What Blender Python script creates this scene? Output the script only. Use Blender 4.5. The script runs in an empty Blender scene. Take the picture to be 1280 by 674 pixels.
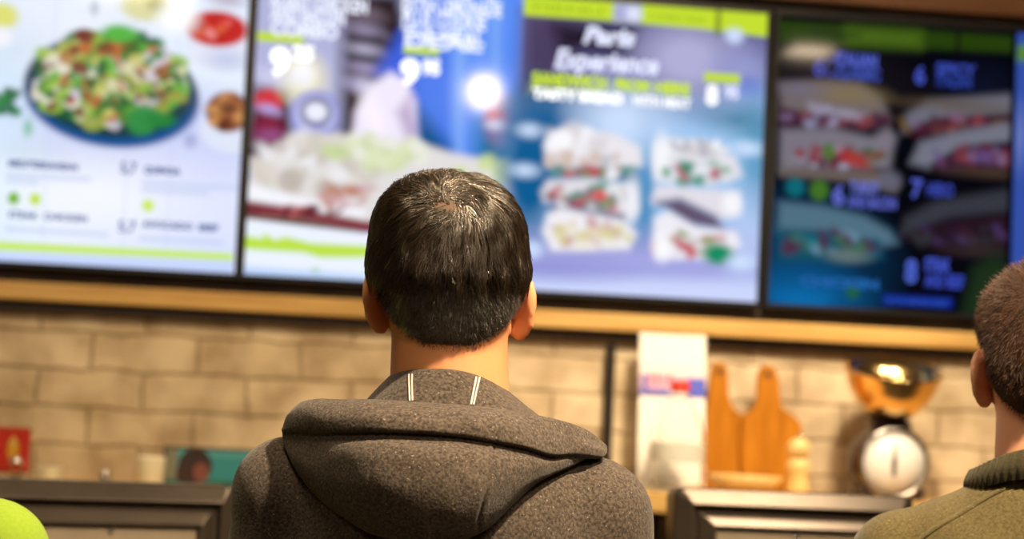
import bpy, bmesh, math, random
import numpy as np
from mathutils import Vector, Matrix
random.seed(7); RNG = np.random.default_rng(11)
sc = bpy.context.scene
C = sc.collection

# ------------------------------------------------------------------ camera
FPX = 2870.0                                   # focal length for a 1280 px wide frame (50 mm on a 22.3 mm sensor)
CAM = np.array([0.0, -5.2, 1.45])
ROLL, PITCH, YAW = map(math.radians, (2.66, 3.6, -8.98))
fwd = np.array([-math.sin(YAW)*math.cos(PITCH), math.cos(YAW)*math.cos(PITCH), math.sin(PITCH)])
rgt = np.array([math.cos(YAW), math.sin(YAW), 0.0]); upv = np.cross(rgt, fwd)
rgt, upv = math.cos(ROLL)*rgt+math.sin(ROLL)*upv, -math.sin(ROLL)*rgt+math.cos(ROLL)*upv
cam = bpy.data.cameras.new('camera'); cam.sensor_width = 22.3; cam.lens = FPX*22.3/1280
cam.dof.use_dof = True; cam.dof.focus_distance = 2.31; cam.dof.aperture_fstop = 2.9; cam.dof.aperture_blades = 0
co = bpy.data.objects.new('camera', cam); C.objects.link(co)
M = Matrix.Identity(4)
for i in range(3):
    M[i][0], M[i][1], M[i][2], M[i][3] = rgt[i], upv[i], -fwd[i], CAM[i]
co.matrix_world = M; sc.camera = co

def ray(px, py):
    return fwd+rgt*(px-640)/FPX-upv*(py-337)/FPX
def at(px, py, y):                             # point on the vertical plane at distance y from the wall
    d = ray(px, py); t = (y-CAM[1])/d[1]; return CAM+d*t

# ------------------------------------------------------------------ light and exposure
sc.view_settings.view_transform = 'Standard'; sc.view_settings.look = 'None'
sc.view_settings.exposure = 0.0; sc.view_settings.gamma = 1.0; sc.view_settings.use_curve_mapping = False
wd = bpy.data.worlds.new('world'); sc.world = wd; wd.use_nodes = True
wd.node_tree.nodes['Background'].inputs[0].default_value = (0.9, 0.75, 0.6, 1)
wd.node_tree.nodes['Background'].inputs[1].default_value = 0.05
WARM = (1.0, 0.74, 0.42); WARM2 = (1.0, 0.78, 0.52)
def point(name, loc, w, r, col=WARM2):
    l = bpy.data.lights.new(name, 'POINT'); l.energy = w; l.shadow_soft_size = r; l.color = col
    o = bpy.data.objects.new(name, l); C.objects.link(o); o.location = loc; return o
def area(name, loc, aim, w, sx, sy, col=WARM2):
    l = bpy.data.lights.new(name, 'AREA'); l.energy = w; l.shape = 'RECTANGLE'; l.size = sx; l.size_y = sy; l.color = col
    o = bpy.data.objects.new(name, l); C.objects.link(o); o.location = loc
    o.rotation_euler = (Vector(aim)-Vector(loc)).to_track_quat('-Z', 'Y').to_euler(); return o
def spot(name, loc, aim, w, ang, r=0.05, blend=0.6, col=WARM2):
    l = bpy.data.lights.new(name, 'SPOT'); l.energy = w; l.spot_size = math.radians(ang); l.spot_blend = blend
    l.shadow_soft_size = r; l.color = col
    o = bpy.data.objects.new(name, l); C.objects.link(o); o.location = loc
    o.rotation_euler = (Vector(aim)-Vector(loc)).to_track_quat('-Z', 'Y').to_euler(); return o
# lamps hanging over the customers, plus an added hair light
point('pendant_light', (1.30, -4.07, 2.75), 20, 0.07)
area('pendant_light', (2.23, -2.59, 2.76), (2.23, -2.59, 0), 5, 0.15, 0.2)
spot('ceiling_spot', (0.98, -3.72, 2.95), (0.60, -2.85, 1.5), 480, 62, 0.04, .5)
spot('ceiling_spot', (0.40, -5.6, 2.95), (0.40, -2.85, 1.58), 110, 13, 0.06, .6)  # added low lamp behind the camera for hair sheen and neck
# lamps over the counter and the shelf, plus added fill lights
area('counter_light', (1.36, -1.85, 2.98), (1.36, -1.85, 0), 36, 0.5, 0.6)
area('counter_light', (-0.1, -2.95, 2.98), (-0.1, -1.7, 1.1), 24, 0.4, 0.4)  # added lamp, aimed to brighten the left register's back panel
spot('wall_spot', (-0.25, -1.5, 2.95), (-0.2, 0.0, 1.35), 58, 56, 0.12, 0.8, WARM)
spot('wall_spot', (0.75, -1.5, 2.95), (0.60, 0.0, 1.35), 38, 52, 0.12, 0.8, WARM)
spot('wall_spot', (1.35, -1.4, 2.95), (1.3, 0.0, 1.4), 185, 46, 0.10, 0.8, WARM2)
spot('wall_spot', (2.0, -1.5, 2.95), (1.9, 0.0, 1.35), 100, 52, 0.12, 0.8, WARM2)
area('added_fill', (0.4, -6.0, 2.98), (0.4, -5.6, 0), 14, 2.5, 1.2)  # added soft fill from behind the camera, no real fixture

# ------------------------------------------------------------------ materials
def lin(c): c = np.asarray(c, float)/255.0; return np.where(c <= 0.04045, c/12.92, ((c+0.055)/1.055)**2.4)
def mat(name, col, rough=0.5, metal=0.0, spec=0.5, **kw):
    m = bpy.data.materials.new(name); m.use_nodes = True; b = m.node_tree.nodes['Principled BSDF']
    b.inputs['Base Color'].default_value = (*col, 1); b.inputs['Roughness'].default_value = rough
    b.inputs['Metallic'].default_value = metal; b.inputs['Specular IOR Level'].default_value = spec
    for k, v in kw.items(): b.inputs[k.replace('_', ' ')].default_value = v
    return m
def nd(m, t, **kw):
    n = m.node_tree.nodes.new(t)
    for k, v in kw.items():
        if hasattr(n, k): setattr(n, k, v)
        else: n.inputs[k].default_value = v
    return n
def lk(m, a, b): m.node_tree.links.new(a, b)
def bsdf(m): return m.node_tree.nodes['Principled BSDF']
def noisy(m, c1, c2, scale, detail=4, coord='Object', stretch=(1, 1, 1), bump=0.0, lo=0.35, hi=0.65, bdist=0.002):
    tc = nd(m, 'ShaderNodeTexCoord'); mp = nd(m, 'ShaderNodeMapping'); mp.inputs['Scale'].default_value = stretch
    lk(m, tc.outputs[coord], mp.inputs['Vector'])
    n = nd(m, 'ShaderNodeTexNoise'); n.inputs['Scale'].default_value = scale; n.inputs['Detail'].default_value = detail
    lk(m, mp.outputs[0], n.inputs['Vector'])
    r = nd(m, 'ShaderNodeValToRGB'); r.color_ramp.elements[0].color = (*c1, 1); r.color_ramp.elements[1].color = (*c2, 1)
    r.color_ramp.elements[0].position = lo; r.color_ramp.elements[1].position = hi
    lk(m, n.outputs[0], r.inputs[0]); lk(m, r.outputs[0], bsdf(m).inputs['Base Color'])
    if bump:
        b = nd(m, 'ShaderNodeBump'); b.inputs['Strength'].default_value = bump; b.inputs['Distance'].default_value = bdist
        lk(m, n.outputs[0], b.inputs['Height']); lk(m, b.outputs[0], bsdf(m).inputs['Normal'])
    return m
def attr_mat(name, emis=None, rough=0.5, spec=0.5):
    m = mat(name, (0, 0, 0), rough, 0, spec); a = nd(m, 'ShaderNodeAttribute', attribute_name='Col')
    if emis:
        lk(m, a.outputs['Color'], bsdf(m).inputs['Emission Color']); bsdf(m).inputs['Emission Strength'].default_value = emis
    else: lk(m, a.outputs['Color'], bsdf(m).inputs['Base Color'])
    return m

def brick_material():
    m = mat('painted_brick', (.5, .4, .3), 0.7)
    tc = nd(m, 'ShaderNodeTexCoord'); sx = nd(m, 'ShaderNodeSeparateXYZ'); cx = nd(m, 'ShaderNodeCombineXYZ')
    lk(m, tc.outputs['Object'], sx.inputs[0]); lk(m, sx.outputs[0], cx.inputs[0]); lk(m, sx.outputs[2], cx.inputs[1])
    nz = nd(m, 'ShaderNodeTexNoise'); nz.inputs['Scale'].default_value = 14; nz.inputs['Detail'].default_value = 3
    lk(m, cx.outputs[0], nz.inputs['Vector'])
    mx = nd(m, 'ShaderNodeMix', data_type='RGBA', blend_type='LINEAR_LIGHT'); mx.inputs[0].default_value = 0.012
    lk(m, cx.outputs[0], mx.inputs[6]); lk(m, nz.outputs[1], mx.inputs[7])
    br = nd(m, 'ShaderNodeTexBrick', offset=0.5)
    br.inputs['Scale'].default_value = 1.0; br.inputs['Brick Width'].default_value = 0.232; br.inputs['Row Height'].default_value = 0.0835
    br.inputs['Mortar Size'].default_value = 0.006; br.inputs['Mortar Smooth'].default_value = 0.9; br.inputs['Bias'].default_value = 0.0
    br.inputs['Color1'].default_value = (0.60, 0.49, 0.33, 1); br.inputs['Color2'].default_value = (0.70, 0.585, 0.42, 1)
    br.inputs['Mortar'].default_value = (0.48, 0.375, 0.245, 1)
    lk(m, mx.outputs[2], br.inputs['Vector'])
    n2 = nd(m, 'ShaderNodeTexNoise'); n2.inputs['Scale'].default_value = 9; n2.inputs['Detail'].default_value = 6
    lk(m, cx.outputs[0], n2.inputs['Vector'])
    rp = nd(m, 'ShaderNodeValToRGB'); rp.color_ramp.elements[0].color = (.66, .59, .50, 1); rp.color_ramp.elements[1].color = (1.06, 1.05, 1.0, 1)
    rp.color_ramp.elements[0].position = .35; rp.color_ramp.elements[1].position = .62
    lk(m, n2.outputs[0], rp.inputs[0])
    mu = nd(m, 'ShaderNodeMix', data_type='RGBA', blend_type='MULTIPLY'); mu.inputs[0].default_value = 1
    lk(m, br.outputs[0], mu.inputs[6]); lk(m, rp.outputs[0], mu.inputs[7]); lk(m, mu.outputs[2], bsdf(m).inputs['Base Color'])
    ad = nd(m, 'ShaderNodeMath', operation='MULTIPLY_ADD'); lk(m, n2.outputs[0], ad.inputs[0]); ad.inputs[1].default_value = .5
    iv = nd(m, 'ShaderNodeMath', operation='SUBTRACT'); iv.inputs[0].default_value = 1; lk(m, br.outputs['Fac'], iv.inputs[1])
    lk(m, iv.outputs[0], ad.inputs[2])
    b = nd(m, 'ShaderNodeBump'); b.inputs['Strength'].default_value = .8; b.inputs['Distance'].default_value = .006
    lk(m, ad.outputs[0], b.inputs['Height']); lk(m, b.outputs[0], bsdf(m).inputs['Normal'])
    return m

MT = {}
MT['brick'] = brick_material()
MT['plaster'] = noisy(mat('plaster', (.4, .32, .25), .8), (.36, .29, .22), (.44, .36, .28), 6)
MT['ceiling'] = noisy(mat('ceiling_paint', (.2, .18, .16), .9), (.16, .14, .12), (.22, .2, .18), 5)
MT['floor'] = noisy(mat('floor_tile', (.16, .13, .11), .45), (.13, .11, .09), (.2, .17, .14), 7)
MT['golden_wood'] = noisy(mat('golden_wood', (.6, .36, .11), .45), (.50, .28, .075), (.66, .42, .14), 5, stretch=(.6, 9, 9))
MT['red_wood'] = noisy(mat('red_wood', (.3, .12, .05), .5), (.22, .09, .035), (.33, .15, .06), 5, stretch=(.6, 9, 9))
MT['dark_board'] = noisy(mat('dark_board', (.03, .02, .016), .7), (.02, .013, .010), (.05, .033, .026), 8)
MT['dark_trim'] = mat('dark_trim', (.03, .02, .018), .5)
MT['bezel'] = mat('bezel_plastic', (.006, .006, .007), .35)
MT['black_metal'] = mat('black_metal', (.012, .009, .008), .4, .3)
MT['screen'] = attr_mat('lit_display', 1.0, 0.06, 0.22)
MT['print'] = attr_mat('printed_card', None, 0.45, 0.4)
MT['orange_wood'] = noisy(mat('orange_wood', (.6, .27, .06), .6, 0, .1), (.33, .115, .004), (.44, .165, .010), 7, stretch=(7, 7, .7))
MT['pale_wood'] = noisy(mat('pale_wood', (.75, .5, .18), .4), (.7, .44, .14), (.82, .58, .25), 9, stretch=(7, 7, .8))
MT['white_card'] = mat('white_card', (.88, .86, .82), .45)
MT['cream'] = mat('cream_ceramic', (.9, .84, .62), .3)
MT['red_plastic'] = mat('red_plastic', (.7, .04, .02), .35)
MT['clear'] = mat('clear_plastic', (.97, .98, .97), .04, 0, .5, Transmission_Weight=1.0, IOR=1.06)
MT['acrylic'] = mat('clear_acrylic', (.95, .95, .93), .06, 0, .5, Transmission_Weight=.75, IOR=1.2)
MT['brass'] = mat('polished_brass', (.90, .62, .27), .19, 1.0)
MT['chrome'] = mat('chrome', (.75, .72, .68), .12, 1.0)
MT['scale_body'] = mat('scale_enamel', (.035, .016, .014), .3)
MT['steel'] = mat('brushed_steel', (.55, .52, .48), .25, 1.0)
MT['dial'] = mat('dial_white', (.85, .82, .78), .35)
MT['casing'] = noisy(mat('terminal_casing', (.1, .08, .06), .26, .6), (.075, .058, .043), (.09, .07, .053), 20)
MT['casing_panel'] = noisy(mat('terminal_panel', (.14, .11, .08), .42, .2), (.24, .19, .13), (.28, .22, .15), 20)
MT['laminate'] = noisy(mat('dark_laminate', (.06, .045, .035), .4), (.05, .036, .028), (.075, .056, .043), 9, stretch=(1, 6, 6))
MT['skin'] = mat('skin', (.66, .29, .13), .45, 0, .4, Subsurface_Weight=.25, Subsurface_Scale=.02)
bsdf(MT['skin']).inputs['Subsurface Radius'].default_value = (1.0, .3, .12)
MT['skin_pale'] = mat('skin_pale', (.66, .33, .20), .45, 0, .4, Subsurface_Weight=.25, Subsurface_Scale=.02)
bsdf(MT['skin_pale']).inputs['Subsurface Radius'].default_value = (1.0, .3, .12)
MT['eye'] = mat('eye_white', (.8, .78, .74), .15)
def hair_mat(name, c1, c2, rough, c3=None, coat=.7):
    m = mat(name, c1, rough, 0, .3+coat, Coat_Weight=coat, Coat_Roughness=.3, Coat_Tint=(1, .86, .68, 1)); a = nd(m, 'ShaderNodeAttribute', attribute_name='Col')
    r = nd(m, 'ShaderNodeValToRGB'); r.color_ramp.elements[0].color = (*c1, 1); r.color_ramp.elements[1].color = (*c2, 1)
    if c3: r.color_ramp.elements[1].position = .8; e = r.color_ramp.elements.new(1.0); e.color = (*c3, 1)
    lk(m, a.outputs['Fac'], r.inputs[0]); lk(m, r.outputs[0], bsdf(m).inputs['Base Color'])
    return m
MT['hair_dark'] = hair_mat('dark_brown_hair', (.005, .0032, .002), (.038, .024, .013), .33, (.075, .038, .019))
MT['hair_brown'] = hair_mat('brown_hair', (.035, .016, .009), (.17, .08, .042), .45, None, .0)
def fabric(name, c1, c2, fleck, scale, bump=.5, fl=.68):
    m = mat(name, c1, .95, 0, .15, Sheen_Weight=.12, Sheen_Roughness=.5)
    noisy(m, c1, c2, scale, 5, bump=bump, bdist=.0014, lo=.33, hi=.67)
    tc = nd(m, 'ShaderNodeTexCoord'); n = nd(m, 'ShaderNodeTexNoise'); n.inputs['Scale'].default_value = scale*1.25; n.inputs['Detail'].default_value = 1
    lk(m, tc.outputs['Object'], n.inputs['Vector'])
    r = nd(m, 'ShaderNodeValToRGB'); r.color_ramp.elements[0].position = fl; r.color_ramp.elements[1].position = fl+.1
    lk(m, n.outputs[0], r.inputs[0])
    src = bsdf(m).inputs['Base Color'].links[0].from_socket
    mx = nd(m, 'ShaderNodeMix', data_type='RGBA'); lk(m, r.outputs[0], mx.inputs[0]); lk(m, src, mx.inputs[6]); mx.inputs[7].default_value = (*fleck, 1)
    lk(m, mx.outputs[2], bsdf(m).inputs['Base Color'])
    return m
MT['wool'] = fabric('charcoal_wool', (.028, .021, .016), (.105, .081, .062), (.27, .22, .175), 330)
MT['olive_knit'] = fabric('olive_knit', (.066, .050, .018), (.112, .088, .036), (.19, .155, .075), 300, .4)
MT['olive_rib'] = fabric('olive_rib', (.028, .023, .010), (.050, .042, .019), (.075, .062, .03), 320, .5)
MT['hivis'] = fabric('lime_polyester', (.20, .30, .022), (.225, .335, .028), (.25, .37, .045), 260, .15)
MT['denim'] = fabric('dark_denim', (.015, .018, .03), (.03, .035, .05), (.05, .06, .08), 300)
MT['shoe'] = mat('shoe_leather', (.02, .015, .012), .5)
MT['tape'] = mat('grey_tape', (.5, .46, .42), .7)

# ------------------------------------------------------------------ mesh helpers
def tag(o, label=None, cat=None, group=None, kind=None):
    if label: o['label'] = label
    if cat: o['category'] = cat
    if group: o['group'] = group
    if kind: o['kind'] = kind
    return o
def empty(name, loc, label, cat, group=None, rz=0.0, scale=1.0):
    o = bpy.data.objects.new(name, None); C.objects.link(o); o.location = loc; o.rotation_euler = (0, 0, rz); o.scale = (scale,)*3
    o.empty_display_size = .05
    return tag(o, label, cat, group)
def link(name, me, m, parent=None, smooth=True):
    o = bpy.data.objects.new(name, me); C.objects.link(o)
    if m is not None: me.materials.append(m)
    if parent: o.parent = parent
    if smooth: me.polygons.foreach_set('use_smooth', [True]*len(me.polygons))
    return o
def mesh_np(name, V, F, m, parent=None, smooth=True):
    me = bpy.data.meshes.new(name); me.from_pydata(np.asarray(V, float).tolist(), [], [list(map(int, f)) for f in F]); me.update()
    return link(name, me, m, parent, smooth)
def bm_obj(name, bm, m, parent=None, smooth=False):
    bmesh.ops.recalc_face_normals(bm, faces=bm.faces)
    me = bpy.data.meshes.new(name); bm.to_mesh(me); bm.free(); return link(name, me, m, parent, smooth)
def bm_box(bm, x0, x1, y0, y1, z0, z1, bev=0.0):
    t = bmesh.new(); bmesh.ops.create_cube(t, size=1)
    for v in t.verts: v.co = Vector(((x0+x1)/2+v.co.x*(x1-x0), (y0+y1)/2+v.co.y*(y1-y0), (z0+z1)/2+v.co.z*(z1-z0)))
    if bev: bmesh.ops.bevel(t, geom=t.edges[:], offset=bev, segments=3, affect='EDGES', profile=.6)
    me = bpy.data.meshes.new('t'); t.to_mesh(me); t.free(); bm.from_mesh(me); bpy.data.meshes.remove(me)
def box(name, x0, x1, y0, y1, z0, z1, m, parent=None, bev=0.0):
    bm = bmesh.new(); bm_box(bm, x0, x1, y0, y1, z0, z1, bev); return bm_obj(name, bm, m, parent)
def bm_lathe(bm, prof, n=48, c=(0, 0, 0), axis='z'):
    rings = []
    for r, h in prof:
        rg = []
        for k in range(n):
            a = 2*math.pi*k/n
            if axis == 'z': p = (c[0]+r*math.cos(a), c[1]+r*math.sin(a), c[2]+h)
            else: p = (c[0]+r*math.cos(a), c[1]+h, c[2]+r*math.sin(a))
            rg.append(bm.verts.new(p))
        rings.append(rg)
    for a, b in zip(rings, rings[1:]):
        for k in range(n): bm.faces.new((a[k], a[(k+1) % n], b[(k+1) % n], b[k]))
    for rg in (rings[0], rings[-1]):
        if (Vector(rg[0].co)-Vector(rg[len(rg)//2].co)).length < .027:
            try: bm.faces.new(rg)
            except ValueError: pass
def lathe(name, prof, m, parent=None, c=(0, 0, 0), n=48, axis='z', smooth=True):
    bm = bmesh.new(); bm_lathe(bm, prof, n, c, axis); o = bm_obj(name, bm, m, parent, smooth)
    return o
def prism(name, pts, y0, y1, m, parent=None, bev=.003):
    bm = bmesh.new(); f = bm.faces.new([bm.verts.new((p[0], y0, p[1])) for p in pts])
    r = bmesh.ops.extrude_face_region(bm, geom=[f])
    bmesh.ops.translate(bm, verts=[v for v in r['geom'] if isinstance(v, bmesh.types.BMVert)], vec=(0, y1-y0, 0))
    bmesh.ops.recalc_face_normals(bm, faces=bm.faces)
    if bev:
        ed = [e for e in bm.edges if abs(e.verts[0].co.y-e.verts[1].co.y) < 1e-6]
        bmesh.ops.bevel(bm, geom=ed, offset=bev, segments=2, affect='EDGES')
    return bm_obj(name, bm, m, parent)
def catmull(P, n):
    P = np.asarray(P, float); d = np.r_[0, np.cumsum(np.sqrt((np.diff(P, axis=0)**2).sum(1))+1e-9)]; s = np.linspace(0, d[-1], n)
    T = np.gradient(P, d, axis=0); i = np.clip(np.searchsorted(d, s, side='right')-1, 0, len(P)-2)
    h = (d[i+1]-d[i])[:, None]; t = ((s-d[i])/(d[i+1]-d[i]))[:, None]
    return (2*t**3-3*t**2+1)*P[i]+(t**3-2*t**2+t)*h*T[i]+(-2*t**3+3*t**2)*P[i+1]+(t**3-t**2)*h*T[i+1]
def grid_faces(nr, nc, closed=False, off=0):
    F = []
    for r in range(nr-1):
        for c in range(nc if closed else nc-1):
            c2 = (c+1) % nc; F.append((off+r*nc+c, off+r*nc+c2, off+(r+1)*nc+c2, off+(r+1)*nc+c))
    return F
def shrink_noise(V, amp, freq, seed=0):            # smooth pseudo noise for folds
    r = np.random.default_rng(seed); out = np.zeros(len(V))
    for k in range(6):
        d = r.normal(size=3); d /= np.linalg.norm(d); out += np.sin(V@d*freq*(.6+.25*k)+r.uniform(0, 6.28))/(1+.5*k)
    return out*amp/2.5

# ------------------------------------------------------------------ the room
def struct(name, x0, x1, y0, y1, z0, z1, m): return tag(box(name, x0, x1, y0, y1, z0, z1, m), kind='structure')
XL, XR, YB, ZC = -3.0, 4.5, -8.0, 3.05
struct('wall_back', XL, XR, 0.0, .15, 0, ZC, MT['brick'])
struct('wall_left', XL-.15, XL, YB, .15, 0, ZC, MT['plaster'])
struct('wall_right', XR, XR+.15, YB, .15, 0, ZC, MT['plaster'])
struct('wall_front', XL-.15, XR+.15, YB-.15, YB, 0, ZC, MT['plaster'])
struct('floor', XL-.15, XR+.15, YB-.15, .15, -.1, 0, MT['floor'])
struct('ceiling', XL-.15, XR+.15, YB-.15, .15, ZC, ZC+.1, MT['ceiling'])

# menu board surround: golden rail below, red-brown beam above, dark backing
sr = empty('menu_board_frame', (0.8, 0, 1.63), 'long wooden frame with a golden bottom rail holding the row of menu screens', 'frame')
box('backing_board', -1.9, 2.1, -.012, -.001, .05, .83, MT['dark_board'], sr)
box('bottom_rail', -1.9, 2.1, -.052, -.001, .021, .061, MT['golden_wood'], sr, .004)['label'] = 'golden wood rail under the screens'
box('lower_strip', -1.9, 2.1, -.026, -.001, 0, .021, MT['dark_trim'], sr)['label'] = 'dark strip under the golden rail'  # separate dark strip along the bottom of the rail
box('top_beam', -1.9, 2.1, -.052, -.001, .816, .90, MT['red_wood'], sr, .004)['label'] = 'red-brown wood beam above the screens'

# ------------------------------------------------------------------ menu screens
def text_tris(s, size, shear=0.0, bold=0.0, spacing=1.0):
    cu = bpy.data.curves.new('t', 'FONT'); cu.body = s; cu.size = size; cu.shear = shear; cu.offset = bold; cu.space_character = spacing
    cu.resolution_u = 3
    o = bpy.data.objects.new('t', cu); me = bpy.data.meshes.new_from_object(o)
    V = np.array([v.co[:] for v in me.vertices]).reshape(-1, 3); F = [tuple(p.vertices) for p in me.polygons]
    bpy.data.objects.remove(o); bpy.data.curves.remove(cu); bpy.data.meshes.remove(me)
    return V, F
class Display:
    """A flat lit picture: a grid of coloured cells plus letter faces, all on the panel's own plane (x right, z up, metres)."""
    def __init__(s, x0, x1, z0, z1, y, cell=.003):
        s.b = (x0, x1, z0, z1); s.y = y
        s.nx = int((x1-x0)/cell); s.nz = int((z1-z0)/cell)
        xs = x0+(np.arange(s.nx)+.5)*(x1-x0)/s.nx; zs = z0+(np.arange(s.nz)+.5)*(z1-z0)/s.nz
        s.X, s.Z = np.meshgrid(xs, zs); s.col = np.zeros((s.nz, s.nx, 3)); s.txt = []
    def p(s, px, py): q = at(px, py, s.y); return q[0], q[2]
    def fill(s, c, m=None, k=1.0):
        m = np.ones_like(s.X) if m is None else m
        s.col = s.col*(1-m[..., None]*k)+lin(c)*(m[..., None]*k)
    def ell(s, px, py, rx, ry, c, soft=2.0, k=1.0, rot=0.0):
        cx, cz = s.p(px, py); q = 1/548.; dx, dz = s.X-cx, s.Z-cz; a = math.radians(rot)
        u, v = dx*math.cos(a)+dz*math.sin(a), -dx*math.sin(a)+dz*math.cos(a)
        d = (np.sqrt((u/(rx*q))**2+(v/(ry*q))**2)-1)*min(rx, ry)
        s.fill(c, np.clip(.5-d/soft/2, 0, 1), k)
    def poly(s, pts, c, soft=2.0, k=1.0):
        P = np.array([s.p(*p) for p in pts]); n = len(P); q = 1/548.; ins = np.zeros_like(s.X, bool); dm = np.full_like(s.X, 9.)
        for i in range(n):
            a, b = P[i], P[(i+1) % n]
            c1 = (a[1] > s.Z) != (b[1] > s.Z)
            with np.errstate(divide='ignore', invalid='ignore'): xi = (b[0]-a[0])*(s.Z-a[1])/(b[1]-a[1]+1e-12)+a[0]
            ins ^= c1 & (s.X < xi)
            ab = b-a; t = np.clip(((s.X-a[0])*ab[0]+(s.Z-a[1])*ab[1])/(ab@ab+1e-12), 0, 1)
            dm = np.minimum(dm, np.hypot(s.X-a[0]-t*ab[0], s.Z-a[1]-t*ab[1]))
        d = np.where(ins, -dm, dm)/q
        s.fill(c, np.clip(.5-d/soft/2, 0, 1), k)
    def bar(s, px, py, w, h, c, soft=2.0, k=1.0):     # level bar, left end centred at px,py
        x, z = s.p(px, py); q = 1/548.
        d = np.maximum(np.abs(s.X-x-w*q/2)-w*q/2, np.abs(s.Z-z)-h*q/2)/q
        s.fill(c, np.clip(.5-d/soft/2, 0, 1), k)
    def blobs(s, px, py, rx, ry, n, cols, r0, r1, seed, soft=2.5):
        r = random.Random(seed)
        for _ in range(n):
            a = r.uniform(0, 6.283); t = math.sqrt(r.random()); R = r.uniform(r0, r1)
            s.ell(px+rx*t*math.cos(a), py+ry*t*math.sin(a), R*r.uniform(.8, 1.6), R*r.uniform(.5, 1), r.choice(cols), soft, .9, r.uniform(-60, 60))
    def text(s, px, py, h, body, c, k=1.0, width=None, shear=0, bold=0.0):   # px,py: baseline left; h: cap height in photo px
        q = 1/548.; size = h*q/.70; V, F = text_tris(body, size, shear, bold*q)
        if not len(V): return
        if width: V[:, 0] *= width*q/max(V[:, 0].max(), 1e-6)
        x, z = s.p(px, py); V = np.c_[V[:, 0]+x, np.full(len(V), s.y-.0008), V[:, 1]+z]
        ok = [f for f in F if all(s.b[0] < V[i, 0] < s.b[1] and s.b[2] < V[i, 2] < s.b[3] for i in f)]
        if ok: s.txt.append((V, ok, lin(c)*k))
    def build(s, parent, gain=1.0):
        x0, x1, z0, z1 = s.b; gx = np.linspace(x0, x1, s.nx+1); gz = np.linspace(z0, z1, s.nz+1)
        GX, GZ = np.meshgrid(gx, gz); V = np.c_[GX.ravel(), np.full(GX.size, s.y), GZ.ravel()]
        i = (np.arange(s.nz)[:, None]*(s.nx+1)+np.arange(s.nx)[None]).ravel()
        F = np.c_[i, i+1, i+s.nx+2, i+s.nx+1]
        cols = [np.repeat(s.col.reshape(-1, 3), 4, 0)]; Fl = F.tolist(); off = len(V); Vs = [V]
        for tv, tf, c in s.txt:
            Vs.append(tv); Fl += [[j+off for j in f] for f in tf]; off += len(tv)
            cols.append(np.repeat(c[None], sum(len(f) for f in tf), 0))
        L = np.array(parent.location); V = np.vstack(Vs)-L
        me = bpy.data.meshes.new('display'); me.from_pydata(V.tolist(), [], Fl); me.update()
        cc = np.vstack(cols)*gain; ca = me.color_attributes.new('Col', 'FLOAT_COLOR', 'CORNER')
        ca.data.foreach_set('color', np.c_[cc, np.ones(len(cc))].astype(np.float32).ravel())
        return link('display', me, MT['screen'], parent, False)
def screen(x0, x1, z0, z1, label):
    e = empty('menu_screen', ((x0+x1)/2, -.012, z0), label, 'screen', 'menu screens in a row above the counter')
    w = (x1-x0)/2; h = z1-z0; b = .012
    bm = bmesh.new()
    bm_box(bm, -w, w, -.034, -.0005, 0, h, .003)
    o = bm_obj('casing', bm, MT['bezel'], e)
    bm = bmesh.new()
    for q in ((-w, w, -.0405, -.0335, 0, b), (-w, w, -.0405, -.0335, h-b, h), (-w, -w+.009, -.0405, -.0335, b, h-b), (w-.009, w, -.0405, -.0335, b, h-b)): bm_box(bm, *q)
    bm_obj('bezel', bm, MT['bezel'], e)
    return e, Display(x0+.009, x1-.009, z0+b, z1-b, -.0485)
WH = (255, 255, 255); LM = (196, 222, 50)
# --- salad screen
e1, d = screen(-1.018, .196, 1.722, 2.42, 'left menu screen showing a bowl of salad on a white table')
d.fill((226, 236, 253))
d.ell(150, 165, 130, 48, (172, 182, 236), 40, .9); d.ell(262, 205, 60, 60, (196, 204, 248), 50, .8); d.ell(250, 300, 90, 40, (205, 212, 250), 50, .8)
d.ell(20, 60, 40, 20, (180, 195, 225), 25, .7, 20); d.ell(20, 188, 32, 10, (150, 175, 215), 14, .7); d.ell(-30, 200, 60, 160, (205, 232, 250), 40, .7)
d.ell(120, 240, 100, 40, WH, 60, .8); d.ell(90, 30, 70, 40, (238, 242, 252), 40, .8)
for x in (70, 170, 225): d.poly([(x, 0), (x+1.5, 0), (x-18, 330), (x-19.5, 330)], (200, 208, 240), 3, .5)
d.ell(140, 116, 105, 64, (18, 45, 95), 3, 1, -3); d.ell(140, 124, 100, 58, (24, 84, 150), 5, 1, -3); d.ell(139, 108, 101, 63, (28, 60, 70), 4, 1, -3)
GR = [(52, 130, 50), (96, 170, 60), (36, 100, 52), (150, 190, 70), (60, 150, 90), (30, 84, 48)]
CR = [(214, 214, 170), (226, 222, 206), (196, 200, 110), (176, 136, 76), (150, 160, 70), (206, 196, 214)]
RD = [(160, 60, 40), (150, 92, 50), (190, 96, 50), (110, 50, 40)]
d.blobs(138, 100, 92, 55, 90, GR, 10, 17, 3); d.blobs(138, 100, 90, 54, 70, CR, 7, 14, 4); d.blobs(138, 98, 88, 50, 46, RD, 4, 8, 5); d.blobs(138, 100, 92, 55, 80, GR+GR+CR+RD, 4, 9, 6)
d.ell(105, 45, 12, 9, (120, 60, 50), 3); d.ell(150, 42, 22, 11, (90, 180, 70), 4); d.ell(178, 150, 20, 18, (52, 140, 70), 4, 1, 40); d.ell(200, 150, 18, 9, (40, 130, 60), 4)
d.ell(274, 58, 40, 30, (226, 230, 246), 3); d.ell(283, 75, 24, 12, (196, 204, 232), 8); d.ell(271, 36, 38, 22, (196, 44, 40), 3); d.blobs(270, 34, 30, 15, 14, [(220, 70, 60), (170, 24, 28), (235, 140, 140), (214, 96, 60)], 4, 8, 8)
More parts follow.
